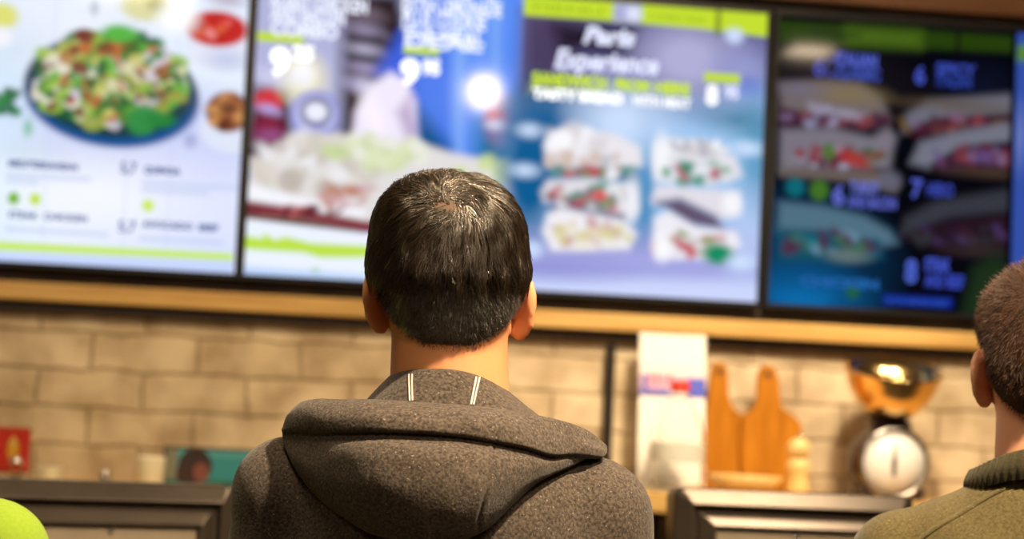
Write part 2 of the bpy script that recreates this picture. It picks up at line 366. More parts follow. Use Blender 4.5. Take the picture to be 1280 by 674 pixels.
d.ell(292, 163, 42, 28, (222, 228, 246), 4); d.ell(285, 140, 27, 25, (130, 74, 44), 3); d.blobs(285, 140, 22, 20, 18, [(176, 110, 60), (96, 48, 32), (206, 150, 90), (150, 80, 50)], 5, 9, 9)
d.ell(182, 8, 30, 18, (216, 214, 160), 5); d.ell(196, 4, 12, 10, (170, 170, 110), 5); d.ell(222, 22, 22, 18, WH, 10); d.ell(285, 0, 20, 8, (190, 180, 200), 6)
d.ell(2, 20, 20, 16, (222, 222, 120), 5); d.ell(0, 46, 14, 12, (240, 240, 250), 5)
d.blobs(4, 130, 18, 18, 12, [(40, 130, 60), (60, 160, 90), (30, 100, 60)], 5, 9, 12); d.ell(35, 160, 5, 9, (130, 190, 160), 4); d.ell(118, 10, 4, 7, (170, 180, 190), 4)
d.ell(238, 176, 7, 8, (165, 172, 215), 5)
d.poly([(-200, 291), (0, 302), (291, 317), (291, 326), (0, 313), (-200, 302)], (198, 232, 96), 2)
d.poly([(-200, 304), (0, 315), (291, 328), (291, 345), (-200, 330)], (196, 212, 252), 3)
d.ell(17, 248, 7, 7.5, (124, 182, 56)); d.ell(44, 249, 7, 7.5, (196, 226, 80)); d.ell(185, 257, 7.5, 7.5, (206, 232, 100))
NV = (70, 92, 150)
d.text(10, 208, 8, 'MEDITERRANEAN', NV, width=83, bold=.5); d.text(180, 216, 8, 'QUINOA', NV, width=44, bold=.6)
d.text(150, 216, 13, '5,7', NV, width=20, bold=.5); d.text(147, 289, 13, '5,7', NV, width=22, bold=.4)
d.text(10, 272, 8, 'STEAK  CHICKEN', NV, width=94, bold=.4); d.text(178, 284, 8, 'AVOCADO  BEEF', NV, width=92, bold=.5)
for x, y, w in ((9, 218, 98), (9, 226, 36), (179, 228, 112), (179, 237, 78), (8, 286, 120), (176, 298, 98)): d.bar(x, y, w, 4, (186, 200, 236), 4, .8)
d.build(e1, 1.04)
# --- sandwich meal / toasted sandwich screen
e2, d = screen(.200, 1.398, 1.722, 2.42, 'bright middle menu screen showing sandwiches, drinks and large white headlines')
d.fill((168, 172, 218))
d.poly([(318, -20), (432, -20), (430, 190), (306, 205)], (178, 180, 220), 8)
d.poly([(318, 105), (362, 112), (366, 195), (306, 200)], (60, 14, 36), 8); d.ell(336, 126, 17, 15, (206, 44, 60), 4); d.ell(337, 138, 14, 7, (176, 160, 220), 4, 1, -15); d.ell(335, 160, 18, 16, (130, 30, 60), 8); d.ell(338, 170, 16, 8, (150, 80, 130), 6)
d.ell(378, 98, 26, 28, (238, 232, 190), 14); d.ell(378, 92, 14, 14, WH, 8)
d.poly([(428, -10), (500, -10), (516, 70), (505, 120), (440, 190), (424, 190)], (44, 30, 36), 12)
for y, c in ((16, (120, 104, 120)), (38, (150, 140, 170)), (62, (178, 172, 200)), (84, (160, 150, 190)), (108, (190, 186, 226))): d.ell(456, y, 22, 9, c, 7, .9, -12)
for y in (48, 72): d.bar(436, y, 40, 7, (26, 18, 26), 5, .9)
d.poly([(505, 40), (520, -20), (656, -20), (648, 250), (520, 250), (505, 120)], (70, 122, 236), 10)
d.poly([(470, 90), (500, 40), (520, 60), (520, 130)], (60, 96, 220), 10)
for x, c in ((575, (150, 196, 255)), (598, (110, 168, 255)), (620, (140, 188, 255)), (640, (96, 150, 250))): d.poly([(x-6, -20), (x+8, -20), (x+2, 240), (x-6, 240)], c, 12, .8)
d.poly([(520, 130), (560, 180), (580, 250), (516, 250)], (16, 84, 140), 12); d.poly([(600, 150), (650, 120), (646, 250), (590, 250)], (14, 108, 150), 14)
d.ell(624, 150, 18, 30, (150, 120, 170), 8, .9); d.ell(622, 146, 12, 8, (206, 90, 110), 5); d.ell(622, 156, 12, 6, (230, 230, 255), 5)
d.ell(394, 143, 30, 30, (128, 132, 208), 3); d.ell(394, 143, 26, 26, (190, 192, 236), 4); d.ell(395, 140, 19, 18, (66, 70, 120), 4); d.ell(395, 140, 14, 12, (236, 238, 255), 4); d.bar(382, 160, 26, 4, (150, 154, 214), 3)
d.poly([(438, 190), (444, 140), (462, 108), (488, 90), (508, 100), (520, 128), (520, 180), (500, 200), (450, 200)], (240, 232, 252), 6)
d.poly([(496, 140), (512, 120), (522, 165), (510, 178)], (160, 130, 180), 8, .7); d.ell(468, 150, 10, 30, (255, 246, 255), 10, .8, 20)
d.poly([(303, 245), (318, 205), (345, 180), (382, 168), (430, 172), (480, 172), (535, 182), (560, 190), (600, 198), (636, 212), (646, 246), (560, 290), (300, 278)], (226, 222, 222), 5)
d.blobs(395, 205, 80, 30, 40, [(208, 202, 190), (238, 236, 240), (190, 180, 172), (220, 214, 206)], 8, 16, 21, 5)
d.blobs(470, 190, 70, 16, 26, [(206, 220, 160), (222, 230, 190), (236, 236, 226), (190, 206, 140)], 7, 13, 22, 5); d.blobs(600, 215, 40, 14, 14, [(206, 222, 150), (230, 236, 200)], 7, 12, 23, 5)
d.poly([(306, 228), (330, 236), (390, 250), (455, 262), (455, 272), (380, 262), (304, 250)], (246, 246, 255), 5)
d.poly([(303, 250), (370, 260), (455, 276), (640, 282), (640, 292), (455, 292), (380, 276), (303, 270)], (130, 50, 60), 4); d.blobs(370, 264, 60, 5, 12, [(180, 90, 90), (100, 40, 50)], 4, 7, 24); d.poly([(303, 268), (380, 274), (455, 290), (455, 295), (303, 273)], (96, 60, 40), 3)
d.blobs(440, 245, 40, 14, 12, [(196, 150, 140), (214, 180, 190), (190, 130, 110)], 5, 9, 25, 4)
d.poly([(298, 273), (460, 292), (660, 300), (660, 400), (296, 360)], (236, 243, 255), 3)
d.poly([(302, 294), (328, 298), (330, 292), (345, 300), (356, 296), (390, 304), (470, 308), (640, 318), (640, 334), (470, 322), (400, 322), (380, 316), (300, 311)], (190, 226, 70), 3)
d.ell(394, 340, 5, 4, (150, 200, 90), 4); d.poly([(298, 332), (660, 358), (660, 400), (296, 360)], (190, 214, 252), 4)
# right page
d.poly([(657, -40), (990, -40), (970, 420), (640, 420)], (96, 94, 142), 2)
d.poly([(656, 14), (730, 22), (720, 60), (690, 140), (650, 150)], (74, 62, 96), 16); d.poly([(690, 30), (800, 32), (790, 70), (700, 62)], (34, 24, 44), 12)
d.ell(860, 75, 60, 42, (176, 174, 214), 24); d.ell(930, 100, 40, 40, (150, 154, 206), 24); d.ell(935, 110, 18, 14, (120, 126, 210), 8)
d.poly([(645, 140), (960, 130), (955, 300), (642, 300)], (160, 198, 240), 30)
d.ell(664, 210, 36, 90, (10, 92, 146), 18); d.ell(690, 150, 46, 26, (30, 96, 150), 20); d.ell(806, 260, 12, 70, (70, 130, 180), 10, .8); d.ell(800, 240, 14, 60, (60, 140, 190), 14, .8); d.ell(945, 190, 22, 60, (70, 150, 190), 20, .8); d.ell(920, 150, 34, 14, (60, 120, 150), 14, .8)
d.ell(775, 150, 50, 40, (206, 226, 255), 30, .9)
d.poly([(640, 300), (962, 296), (955, 420), (638, 420)], (164, 166, 226), 24); d.poly([(640, 345), (955, 352), (950, 400), (638, 400)], (204, 214, 252), 10); d.ell(690, 335, 60, 12, (140, 140, 210), 14, .7); d.ell(935, 300, 30, 50, (190, 210, 250), 20, .7)
WB = [(236, 236, 244), (220, 214, 220), (250, 250, 255)]; FL = [(80, 150, 140), (120, 150, 110), (190, 80, 90), (90, 80, 110), (150, 110, 110)]
d.poly([(682, 196), (680, 180), (690, 166), (720, 162), (770, 168), (800, 184), (803, 205), (790, 214), (684, 208)], (234, 230, 236), 5); d.blobs(735, 178, 45, 10, 14, WB, 8, 14, 31, 5)
d.poly([(690, 206), (795, 212), (795, 228), (690, 222)], (90, 120, 146), 6); d.blobs(735, 212, 48, 9, 24, WB+FL+FL, 4, 9, 32, 4); d.blobs(735, 200, 50, 5, 16, [(190, 186, 200), (240, 240, 250), (210, 190, 180)], 5, 9, 132, 4)
d.poly([(676, 240), (684, 226), (740, 224), (792, 232), (798, 262), (790, 275), (760, 268), (680, 252)], (224, 220, 226), 5); d.blobs(735, 246, 52, 12, 46, FL+FL+WB, 4, 9, 33, 4); d.ell(750, 244, 9, 6, (220, 84, 80), 4); d.ell(790, 250, 9, 24, (240, 240, 250), 6)
d.poly([(690, 258), (780, 268), (780, 276), (690, 268)], (110, 80, 110), 5)
d.poly([(678, 290), (684, 268), (700, 260), (780, 276), (796, 292), (786, 312), (690, 314)], (240, 238, 244), 5); d.blobs(740, 292, 50, 14, 40, [(216, 210, 150), (226, 200, 170), (236, 230, 220), (196, 150, 150)], 4, 8, 34, 4)
d.poly([(816, 205), (818, 178), (835, 172), (880, 176), (920, 196), (928, 220), (910, 228), (818, 226)], (224, 224, 232), 5); d.blobs(872, 188, 44, 9, 40, [(176, 176, 186), (240, 240, 246), (206, 202, 206)], 2, 5, 35, 3); d.ell(826, 195, 10, 24, (246, 246, 252), 6)
d.blobs(872, 216, 46, 10, 40, [(40, 140, 110), (170, 70, 90), (236, 236, 246), (90, 160, 120)], 4, 8, 36, 4)
d.poly([(814, 250), (820, 232), (880, 236), (925, 240), (926, 268), (900, 274), (850, 250), (816, 256)], (226, 222, 232), 5); d.poly([(820, 252), (850, 248), (895, 270), (905, 288), (860, 280)], (100, 84, 112), 6); d.ell(915, 255, 12, 14, (246, 246, 252), 6)
d.poly([(815, 310), (818, 272), (835, 264), (870, 284), (920, 290), (926, 306), (905, 325), (822, 322)], (238, 236, 244), 5); d.blobs(866, 308, 46, 12, 34, [(150, 160, 110), (196, 90, 100), (230, 226, 236)], 4, 8, 37, 4); d.ell(898, 318, 20, 13, (24, 140, 100), 5); d.ell(828, 310, 12, 16, (250, 250, 255), 6)
for x, y, rx, ry in ((662, 163, 14, 8), (656, 213, 16, 8), (934, 186, 20, 9), (926, 328, 16, 9), (664, 312, 14, 10)): d.ell(x, y, rx, ry, (206, 226, 255), 6, .9)
d.poly([(655, -6), (975, 16), (972, 48), (875, 36), (762, 26), (655, 19)], LM, 2)
d.poly([(768, 2), (802, 5), (800, 30), (766, 27)], (170, 172, 214), 4); d.ell(792, 17, 9, 8, (226, 232, 255), 5); d.poly([(896, 10), (901, 10), (900, 44), (894, 44)], (110, 120, 40), 3); d.poly([(860, -10), (990, -10), (990, 16), (860, 6)], (54, 46, 90), 4)
d.text(665, 12, 8, 'MENU', (150, 176, 40), width=90); d.text(810, 24, 8, 'COMBO DEAL', (150, 176, 40), width=76)
d.ell(918, 45, 11, 9, (206, 220, 255), 5)
TW = (226, 230, 255)
d.text(728, 53, 21, 'Paris', TW, 1.05, width=68, shear=.25, bold=1.5); d.text(692, 84, 24, 'Experience', TW, 1.05, width=135, shear=.25, bold=1.5)
d.bar(694, 86, 128, 5, (126, 120, 196), 5)
d.text(665, 105, 15, 'SANDWICH', LM, 1.1, width=96, bold=1.3); d.text(768, 112, 14, 'FROM', LM, 1.1, width=45, bold=1.3); d.text(818, 116, 14, 'HERE', LM, 1.1, width=46, bold=1.3)
d.bar(664, 111, 96, 5, LM, 8, .5)
d.text(666, 122, 12, 'TASTY BREAD', WH, 1.3, width=116, bold=1.2); d.text(790, 131, 12, 'WITH MEAT', WH, 1.1, width=76, bold=.9)
d.bar(880, 96, 47, 12, LM); d.text(882, 130, 24, '8', WH, 1.2, width=16, bold=1.5); d.text(906, 122, 15, '95', TW, 1.1, width=18, bold=1)
# left page headlines
for x, y, w, s in ((340, -14, 120, 'THE DREAM SANDWICH'), (338, 8, 120, 'ROAST CHICKEN'), (338, 25, 92, 'AND BACON'), (338, 43, 84, 'COMBO')): d.text(x, y, 17, s, (236, 240, 255), 1.05, width=w, bold=1.1)
for x, y, w, s in ((502, -8, 120, 'EXTRA LONG'), (502, 12, 126, 'EXTRA LEMONADE'), (502, 30, 106, 'PLUS COOKIE'), (502, 50, 104, 'THE MEAL'), (504, 58, 100, 'DEAL')): d.text(x, y, 17, s, (236, 242, 255), 1.05, width=w, bold=1.1)
d.poly([(322, 39), (381, 43), (379, 55), (321, 51)], LM, 2); d.poly([(505, 57), (550, 60), (549, 70), (504, 67)], LM, 2)
d.text(337, 92, 32, '9', WH, 1.5, width=24, bold=2.2); d.text(366, 74, 17, '25', WH, 1.3, width=26, bold=1.6); d.text(500, 104, 30, '9', WH, 1.4, width=24, bold=2.2); d.text(528, 92, 17, '95', WH, 1.2, width=22, bold=1.6)
d.bar(326, 96, 60, 14, (226, 226, 250), 12, .6)
d.build(e2, 1.02)
# --- dark baguette screen
e3, d = screen(1.408, 2.62, 1.722, 2.42, 'dark right-hand menu screen showing baguette sandwiches on black')
d.fill((7, 8, 18))
d.ell(1040, 110, 70, 30, (40, 32, 40), 40, .7); d.ell(1000, 330, 90, 70, (10, 70, 116), 50, .9); d.ell(1000, 372, 60, 26, (14, 118, 190), 26, .9)
d.ell(1225, 110, 46, 26, (16, 22, 46), 20, .8)
d.poly([(974, 26), (1270, 46), (1268, 66), (974, 52)], (44, 70, 14), 4); d.poly([(1060, 36), (1150, 42), (1150, 58), (1060, 54)], (96, 130, 34), 12, .8); d.poly([(1196, 40), (1200, 40), (1199, 66), (1195, 66)], (6, 8, 14), 3)
d.text(1010, 44, 9, 'PREMIUM CLASSIC', (22, 40, 30), width=72)
BT = (92, 110, 226)
d.text(1030, 96, 26, 'CL', (64, 74, 170), width=26, bold=.6); d.text(1016, 94, 22, '6', (80, 84, 190), width=16, bold=1)
d.text(1044, 80, 15, 'ITALIAN', BT, width=56, bold=1.2); d.text(1044, 97, 15, 'CLASSIC', (70, 90, 190), width=60, bold=1.2); d.text(1143, 104, 22, '6', (74, 92, 210), width=14, bold=1.2); d.text(1170, 92, 14, 'SPICY', (62, 82, 190), width=54, bold=1); d.text(1170, 107, 14, 'ITALIAN', (48, 70, 170), width=48, bold=1)
BN = [(150, 138, 150), (132, 116, 96), (120, 118, 140), (164, 156, 176)]; ME = [(110, 40, 62), (84, 30, 60), (134, 110, 150), (150, 70, 80), (70, 40, 60)]
d.poly([(976, 150), (976, 104), (1030, 100), (1075, 104), (1102, 122), (1113, 150), (1100, 158)], (128, 116, 118), 6); d.ell(1060, 118, 36, 10, (150, 132, 84), 10, .8); d.ell(1000, 112, 24, 8, (128, 120, 144), 8, .8)
d.poly([(976, 134), (1050, 150), (1112, 146), (1114, 160), (976, 160)], (70, 34, 56), 5); d.blobs(1040, 148, 66, 8, 26, ME+[(170, 170, 206)], 4, 8, 41, 4); d.poly([(1010, 128), (1080, 142), (1075, 150), (1012, 138)], (176, 172, 196), 5, .8)
d.poly([(975, 200), (976, 162), (1040, 160), (1090, 172), (1110, 160), (1120, 172), (1116, 186), (1112, 210), (976, 214)], (138, 132, 146), 6); d.blobs(1040, 196, 64, 11, 44, ME+[(70, 120, 60), (176, 180, 206), (150, 54, 60), (50, 96, 70)], 4, 8, 42, 3); d.ell(1066, 198, 22, 9, (190, 62, 58), 5, .9, -20); d.ell(1036, 190, 8, 10, (90, 130, 60), 4)
d.poly([(975, 210), (1110, 216), (1124, 226), (1120, 240), (1060, 226), (975, 220)], (124, 110, 104), 5); d.ell(1112, 226, 14, 12, (110, 110, 130), 6)
d.ell(994, 234, 12, 12, (18, 118, 132), 4); d.ell(1024, 238, 12, 13, (76, 128, 44), 4)
d.text(1040, 255, 24, '6', (110, 120, 230), width=16, bold=1.2); d.text(1062, 240, 14, 'TURKEY', (120, 130, 225), width=40, bold=1); d.text(1060, 258, 14, 'AND BACON', (100, 110, 215), width=64, bold=1)
d.poly([(972, 290), (974, 252), (1030, 258), (1080, 270), (1112, 288), (1122, 304), (1104, 308), (1050, 290)], (92, 128, 150), 6); d.poly([(972, 286), (1050, 292), (1100, 306), (1104, 322), (1060, 330), (972, 326)], (24, 90, 116), 6); d.blobs(1035, 306, 62, 13, 30, [(30, 130, 140), (120, 160, 186), (20, 84, 110), (60, 120, 90), (90, 50, 80)], 5, 9, 43, 4); d.ell(1060, 320, 26, 8, (110, 130, 130), 5)
d.text(1000, 356, 11, 'CHICKEN', (40, 110, 190), width=104, bold=1); d.ell(1066, 364, 8, 9, (40, 110, 50), 5); d.bar(974, 384, 60, 30, (14, 130, 205), 14, .7)
d.poly([(1128, 166), (1134, 142), (1160, 126), (1290, 116), (1290, 142), (1200, 146), (1150, 158)], (122, 122, 138), 6); d.ell(1200, 132, 60, 6, (108, 90, 64), 7, .8)
d.poly([(1130, 164), (1180, 150), (1290, 142), (1290, 156), (1200, 160), (1150, 174)], (72, 26, 44), 5); d.blobs(1190, 155, 60, 8, 30, ME+[(120, 96, 50)], 4, 7, 44, 4)
d.poly([(1138, 204), (1150, 178), (1190, 166), (1290, 148), (1290, 174), (1200, 184), (1160, 210)], (130, 132, 150), 6); d.poly([(1164, 206), (1200, 186), (1290, 176), (1290, 208), (1180, 216)], (60, 26, 52), 5); d.blobs(1215, 196, 55, 10, 32, ME+[(110, 90, 150)], 4, 7, 45, 4); d.ell(1240, 216, 50, 6, (90, 70, 56), 6, .8)
d.text(1138, 246, 23, '7', (90, 104, 220), width=16, bold=1.2); d.text(1158, 244, 16, 'HERO', (64, 80, 190), width=36, bold=1)
d.poly([(1124, 296), (1132, 272), (1170, 252), (1290, 232), (1290, 262), (1190, 272)], (62, 64, 76), 7); d.poly([(1128, 298), (1180, 276), (1290, 264), (1290, 296), (1220, 320), (1180, 316)], (44, 24, 38), 6); d.blobs(1200, 292, 60, 12, 30, [(66, 34, 52), (54, 60, 66), (80, 60, 110), (40, 24, 36)], 4, 8, 46, 4); d.ell(1230, 314, 44, 8, (56, 48, 46), 6, .8)
d.text(1131, 352, 28, '8', (86, 112, 228), width=16, bold=1.6); d.text(1156, 338, 16, 'STEAK', (76, 96, 220), width=34, bold=1.2); d.text(1156, 358, 16, 'AND BEEF', (64, 84, 210), width=52, bold=1)
d.bar(1104, 374, 92, 12, (26, 56, 168), 3); d.text(1108, 379, 6, 'CHEESE', (60, 100, 220), width=80); d.poly([(1216, 336), (1240, 320), (1268, 330), (1262, 402), (1200, 402)], (32, 54, 30), 10)
d.poly([(1271, -20), (1400, -20), (1400, 420), (1258, 420)], (60, 92, 190), 2); d.poly([(1272, 56), (1400, 64), (1400, 84), (1271, 76)], (100, 150, 50), 3); d.ell(1275, 170, 8, 30, (120, 140, 220), 8)
d.poly([(1267, -20), (1273, -20), (1262, 420), (1255, 420)], (2, 2, 4), 1.5)
d.build(e3, .74)

# ------------------------------------------------------------------ shelves on the brick wall
SZR, SZL = 1.297, 1.262
def shelf(x0, x1, z, label):
    e = empty('wall_shelf', ((x0+x1)/2, 0, z), label, 'shelf', None); w = (x1-x0)/2
    box('plank', -w, w, -.35, -.001, -.045, 0, MT['golden_wood'], e, .004)
    for x in (-w+.15, 0, w-.15):
        bm = bmesh.new(); bm_box(bm, x-.012, x+.012, -.03, -.001, -.28, -.045); bm_box(bm, x-.012, x+.012, -.32, -.001, -.063, -.045)
        for k in range(9):
            t = k/8; yy = -.03-.22*t; zz = -.25+.19*t; bm_box(bm, x-.008, x+.008, yy-.016, yy+.016, zz-.012, zz+.012)
        bm_obj('bracket', bm, MT['black_metal'], e)
shelf(1.02, 2.8, SZR, 'wooden wall shelf at right carrying the scale and cutting boards')
shelf(-1.2, 1.00, SZL, 'wooden wall shelf at left behind the left register')
pe = empty('metal_post', (1.058, -.012, SZR), 'thin black metal post standing against the brick wall right of the dark jacket', 'post')
box('upright', -.009, .009, -.018, .010, .004, .325, MT['black_metal'], pe, .002)
box('foot_plate', -.02, .02, -.03, .011, 0, .004, MT['black_metal'], pe)

def on_shelf(px, y, z): q = at(px, 600, y); return (q[0], y, z)
# white board with printed band
def print_grid(name, parent, w, h, nx, nz, fn, y=0.0, th=.003, lean=0.0):
    gx = np.linspace(-w/2, w/2, nx+1); gz = np.linspace(0, h, nz+1); GX, GZ = np.meshgrid(gx, gz)
    V = np.c_[GX.ravel(), np.full(GX.size, y), GZ.ravel()]
    i = (np.arange(nz)[:, None]*(nx+1)+np.arange(nx)[None]).ravel(); F = np.c_[i, i+1, i+nx+2, i+nx+1].tolist()
    cx = (gx[1:]+gx[:-1])/2; cz = (gz[1:]+gz[:-1])/2; CX, CZ = np.meshgrid(cx/w+.5, cz/h)
    col = lin(fn(CX, CZ)).reshape(-1, 3)
    n0 = len(V); bx = np.array([(-w/2, y), (w/2, y), (w/2, y+th), (-w/2, y+th)])
    V = np.vstack([V, [(a, b, 0) for a, b in bx], [(a, b, h) for a, b in bx]])
    F += [[n0+1, n0+2, n0+6, n0+5], [n0+2, n0+3, n0+7, n0+6], [n0+3, n0, n0+4, n0+7], [n0, n0+3, n0+2, n0+1], [n0+4, n0+5, n0+6, n0+7]]
    V[:, 1] += V[:, 2]*math.tan(lean)
    me = bpy.data.meshes.new(name); me.from_pydata(V.tolist(), [], F); me.update()
    cc = np.vstack([np.repeat(col, 4, 0), np.full((20, 3), .75)]); ca = me.color_attributes.new('Col', 'FLOAT_COLOR', 'CORNER')
    ca.data.foreach_set('color', np.c_[cc, np.ones(len(cc))].astype(np.float32).ravel())
    return link(name, me, MT['print'], parent, False)
def poster_fn(u, v):
    c = np.zeros(u.shape+(3,)); c[:] = (244, 242, 236)
    def put(m, col): c[m] = col
    band = (v > .61) & (v < .735); put(band, (206, 176, 206)); put((v > .735) & (v < .80), (232, 222, 226))
    put(band & (u < .13) & (u > .06), (70, 70, 170)); put(band & (v < .64) & (u < .45), (110, 104, 190)); put(band & (u > .72) & (v < .72), (84, 96, 206))
    for k, x in enumerate((.17, .26, .36, .46)): put((v > .655) & (v < .74) & (abs(u-x) < .025+.01*(k % 2)), (226, 130, 150))
    put((v > .595) & (v < .61), (96, 90, 150)); put((v > .04) & (v < .06) & (u > .1) & (u < .9), (200, 196, 186))
    return c
pb = empty('poster_board', on_shelf(839, -.115, SZR), 'tall white printed board with a blue and pink band behind the bottle', 'sign')
print_grid('printed_panel', pb, .155, .352, 80, 120, poster_fn, 0, .004, math.radians(7))
box('foot', -.07, .07, .004, .05, 0, .012, MT['white_card'], pb, .003)
# bottle
bt = empty('water_bottle', on_shelf(846, -.235, SZR), 'clear plastic bottle with a red cap in front of the white board', 'bottle')
lathe('bottle_body', [(.02, .002), (.05, 0), (.056, .008), (.057, .05), (.054, .06), (.057, .07), (.057, .12), (.053, .13), (.055, .14), (.046, .18), (.030, .215), (.0165, .238), (.0145, .252), (.0125, .252), (.0145, .236), (.028, .213), (.044, .178), (.052, .14), (.05, .13), (.0545, .12), (.0545, .07), (.051, .06), (.054, .05), (.053, .01), (.01, .006)], MT['clear'], bt)
lathe('bottle_label', [(.0575, .072), (.0578, .075), (.0578, .117), (.0575, .12), (.0572, .117), (.0572, .075)], mat('pale_label', (.82, .82, .74), .5, Alpha=.55), bt)['label'] = 'pale see-through label'
lathe('bottle_cap', [(.004, .276), (.015, .276), (.0175, .272), (.0178, .25), (.0165, .246), (.014, .246)], MT['red_plastic'], bt)['label'] = 'red screw cap'
for o in bt.children:
    o.scale = (1.2, 1.2, .885) if o.name == 'bottle_cap' else (1.04, 1.04, .885)
# cutting boards: outlines in metres above the shelf, standing against the wall
def board(px, y, pts, label, lean):
    x, _, z = on_shelf(px, y, SZR)
    e = empty('cutting_board', (x, y, z), label, 'cutting board', 'wooden paddle boards standing on the right shelf')
    pt = [(a/555., b/555.) for a, b in pts]
    P = catmull(pt+[pt[0]], 90)[:-1]
    o = prism('paddle', P, -.009, .009, MT['orange_wood'], e, .004)
    for v in o.data.vertices: v.co.y += v.co.z*math.tan(lean)
    zs = max(b for a, b in pts)/555.-.022; xs = [a for a, b in pts if b > max(q[1] for q in pts)-8]; xm = sum(xs)/len(xs)/555.
    g = lathe('hanging_hole', [(.0065, -.0105), (.0075, -.0105), (.0075, .0105), (.0065, .0105)], MT['dark_trim'], e, c=(xm, math.tan(lean)*zs, zs), axis='y', n=24)
    return e
board(905, -.105, [(-25, 0), (25, 0), (27, 60), (26, 95), (14, 103), (7, 116), (4, 140), (2, 158), (-6, 163), (-15, 160), (-18, 150), (-21, 120), (-25, 98), (-26, 50)], 'orange wooden paddle board beside the white printed board', math.radians(8))
board(964, -.125, [(-38, 0), (39, 0), (40, 70), (38, 90), (28, 100), (15, 108), (11, 125), (8, 150), (3, 160), (-6, 162), (-14, 158), (-18, 146), (-19, 122), (-24, 106), (-36, 98), (-39, 80)], 'wide orange paddle board standing left of the kitchen scale', math.radians(8))
lathe_e = empty('wooden_bowl', on_shelf(932, -.235, SZR), 'low honey-coloured wooden bowl in front of the cutting boards', 'bowl')
lathe('bowl_shell', [(.002, .004), (.03, 0), (.045, .002), (.07, .018), (.083, .040), (.080, .041), (.066, .022), (.04, .009), (.002, .008)], MT['pale_wood'], lathe_e)
pm = empty('pepper_mill', on_shelf(997, -.24, SZR), 'small pale wooden pepper mill beside the cutting boards', 'pepper mill')
lathe('mill_body', [(.004, 0), (.026, 0), (.027, .006), (.025, .03), (.022, .045), (.0255, .055), (.026, .07), (.021, .082), (.012, .085)], MT['pale_wood'], pm)
lathe('mill_head', [(.012, .085), (.021, .088), (.026, .1), (.025, .113), (.018, .124), (.010, .128), (.002, .129)], MT['pale_wood'], pm)
lathe('mill_knob', [(.005, .1285), (.006, .132), (.005, .136), (.001, .137)], MT['chrome'], pm)['label'] = 'tiny metal knob'
# kitchen scale
ks = empty('kitchen_scale', on_shelf(1110, -.21, SZR), 'old kitchen scale with a polished brass bowl above a round white dial', 'scale')
bm = bmesh.new(); bm_lathe(bm, [(.02, .075), (.068, .072), (.083, .055), (.086, .02), (.084, -.03), (.079, -.042), (.074, -.044), (.074, -.036), (.01, -.036)], 56, (0, 0, .083), 'y')
bm_box(bm, -.075, .075, -.035, .07, .002, .03, .008); bm_box(bm, -.045, .045, -.02, .05, .15, .178, .008)
for x in (-.062, .062):
    for y in (-.028, .06): bm_lathe(bm, [(.002, 0), (.011, 0), (.012, .005), (.009, .012)], 16, (x, y, 0))
bm_obj('scale_body', bm, MT['scale_body'], ks, True)
lathe('dial', [(.001, -.0375), (.0735, -.0375), (.0735, -.036), (.001, -.036)], MT['dial'], ks, (0, 0, .083), 56, 'y')['label'] = 'round white dial'
bm = bmesh.new()
for k in range(40):
    a = 2*math.pi*k/40; L = .010 if k % 5 == 0 else .005; t = bmesh.new(); bmesh.ops.create_cube(t, size=1)
    for v in t.verts: v.co = Vector((v.co.x*.0012, v.co.y*.0006, v.co.z*L+.066-L/2))
    t.transform(Matrix.Translation((0, -.0379, .083)) @ Matrix.Rotation(a, 4, 'Y'))
    me = bpy.data.meshes.new('t'); t.to_mesh(me); t.free(); bm.from_mesh(me); bpy.data.meshes.remove(me)
bm_obj('dial_marks', bm, MT['dark_trim'], ks)
prism('needle', [(-.004, .055), (-.0055, .083), (-.0035, .105), (-.001, .128), (.001, .128), (.0035, .105), (.0055, .083), (.004, .055)], -.0415, -.0398, MT['dark_trim'], ks, 0)
lathe('dial_rim', [(.0725, -.0435), (.0745, -.0455), (.079, -.0445), (.0805, -.040), (.0725, -.0395)], MT['steel'], ks, (0, 0, .083), 56, 'y')
lathe('bowl_plate', [(.002, .176), (.03, .176), (.05, .182), (.052, .188), (.002, .188)], MT['scale_body'], ks, (0, .015, 0))
bo = lathe('bowl', [(.002, .1885), (.035, .1885), (.062, .200), (.086, .228), (.101, .258), (.111, .292), (.113, .296), (.1105, .297), (.099, .259), (.084, .230), (.06, .203), (.03, .1915), (.002, .1915)], MT['brass'], ks, (0, 0, -.19), 64)
bo['label'] = 'polished brass weighing bowl'; bo.location = (0, .012, .190); bo.rotation_euler = (math.radians(14), 0, 0)

# left shelf
def card_fn(u, v):
    c = np.zeros(u.shape+(3,)); c[:] = (214, 48, 34); r = np.hypot((u-.55)*1.0, (v-.42)*.9)
    c[(np.hypot((u-.5)/.17, (v-.52)/.26) < 1)] = (246, 190, 60); c[(np.hypot((u-.5)/.10, (v-.68)/.14) < 1)] = (250, 214, 110); c[v < .08] = (160, 26, 22); return c
ch = empty('card_holder', on_shelf(14, -.16, SZL), 'red promotional card in a clear stand at the far left', 'sign')
print_grid('printed_card', ch, .072, .098, 40, 50, card_fn, -.001, .002)
ch.children[0].location.z = .012
bm = bmesh.new(); bm_box(bm, -.043, .043, -.007, -.003, .002, .118, .001); bm_box(bm, -.043, .043, .003, .007, .002, .118, .001); bm_box(bm, -.043, .043, -.03, .03, 0, .004, .001)
bm_obj('acrylic_stand', bm, MT['clear'], ch)['label'] = 'clear acrylic stand'
sj = empty('salt_shaker', on_shelf(19, -.27, SZL), 'small glass shaker with a shiny cap before the red card', 'shaker')
lathe('glass_jar', [(.002, .001), (.013, 0), (.015, .004), (.014, .03), (.012, .034), (.011, .034), (.012, .03), (.013, .006), (.002, .004)], MT['clear'], sj, n=32)
lathe('cap', [(.013, .034), (.0145, .036), (.0135, .046), (.007, .051), (.001, .052)], MT['chrome'], sj, n=32)
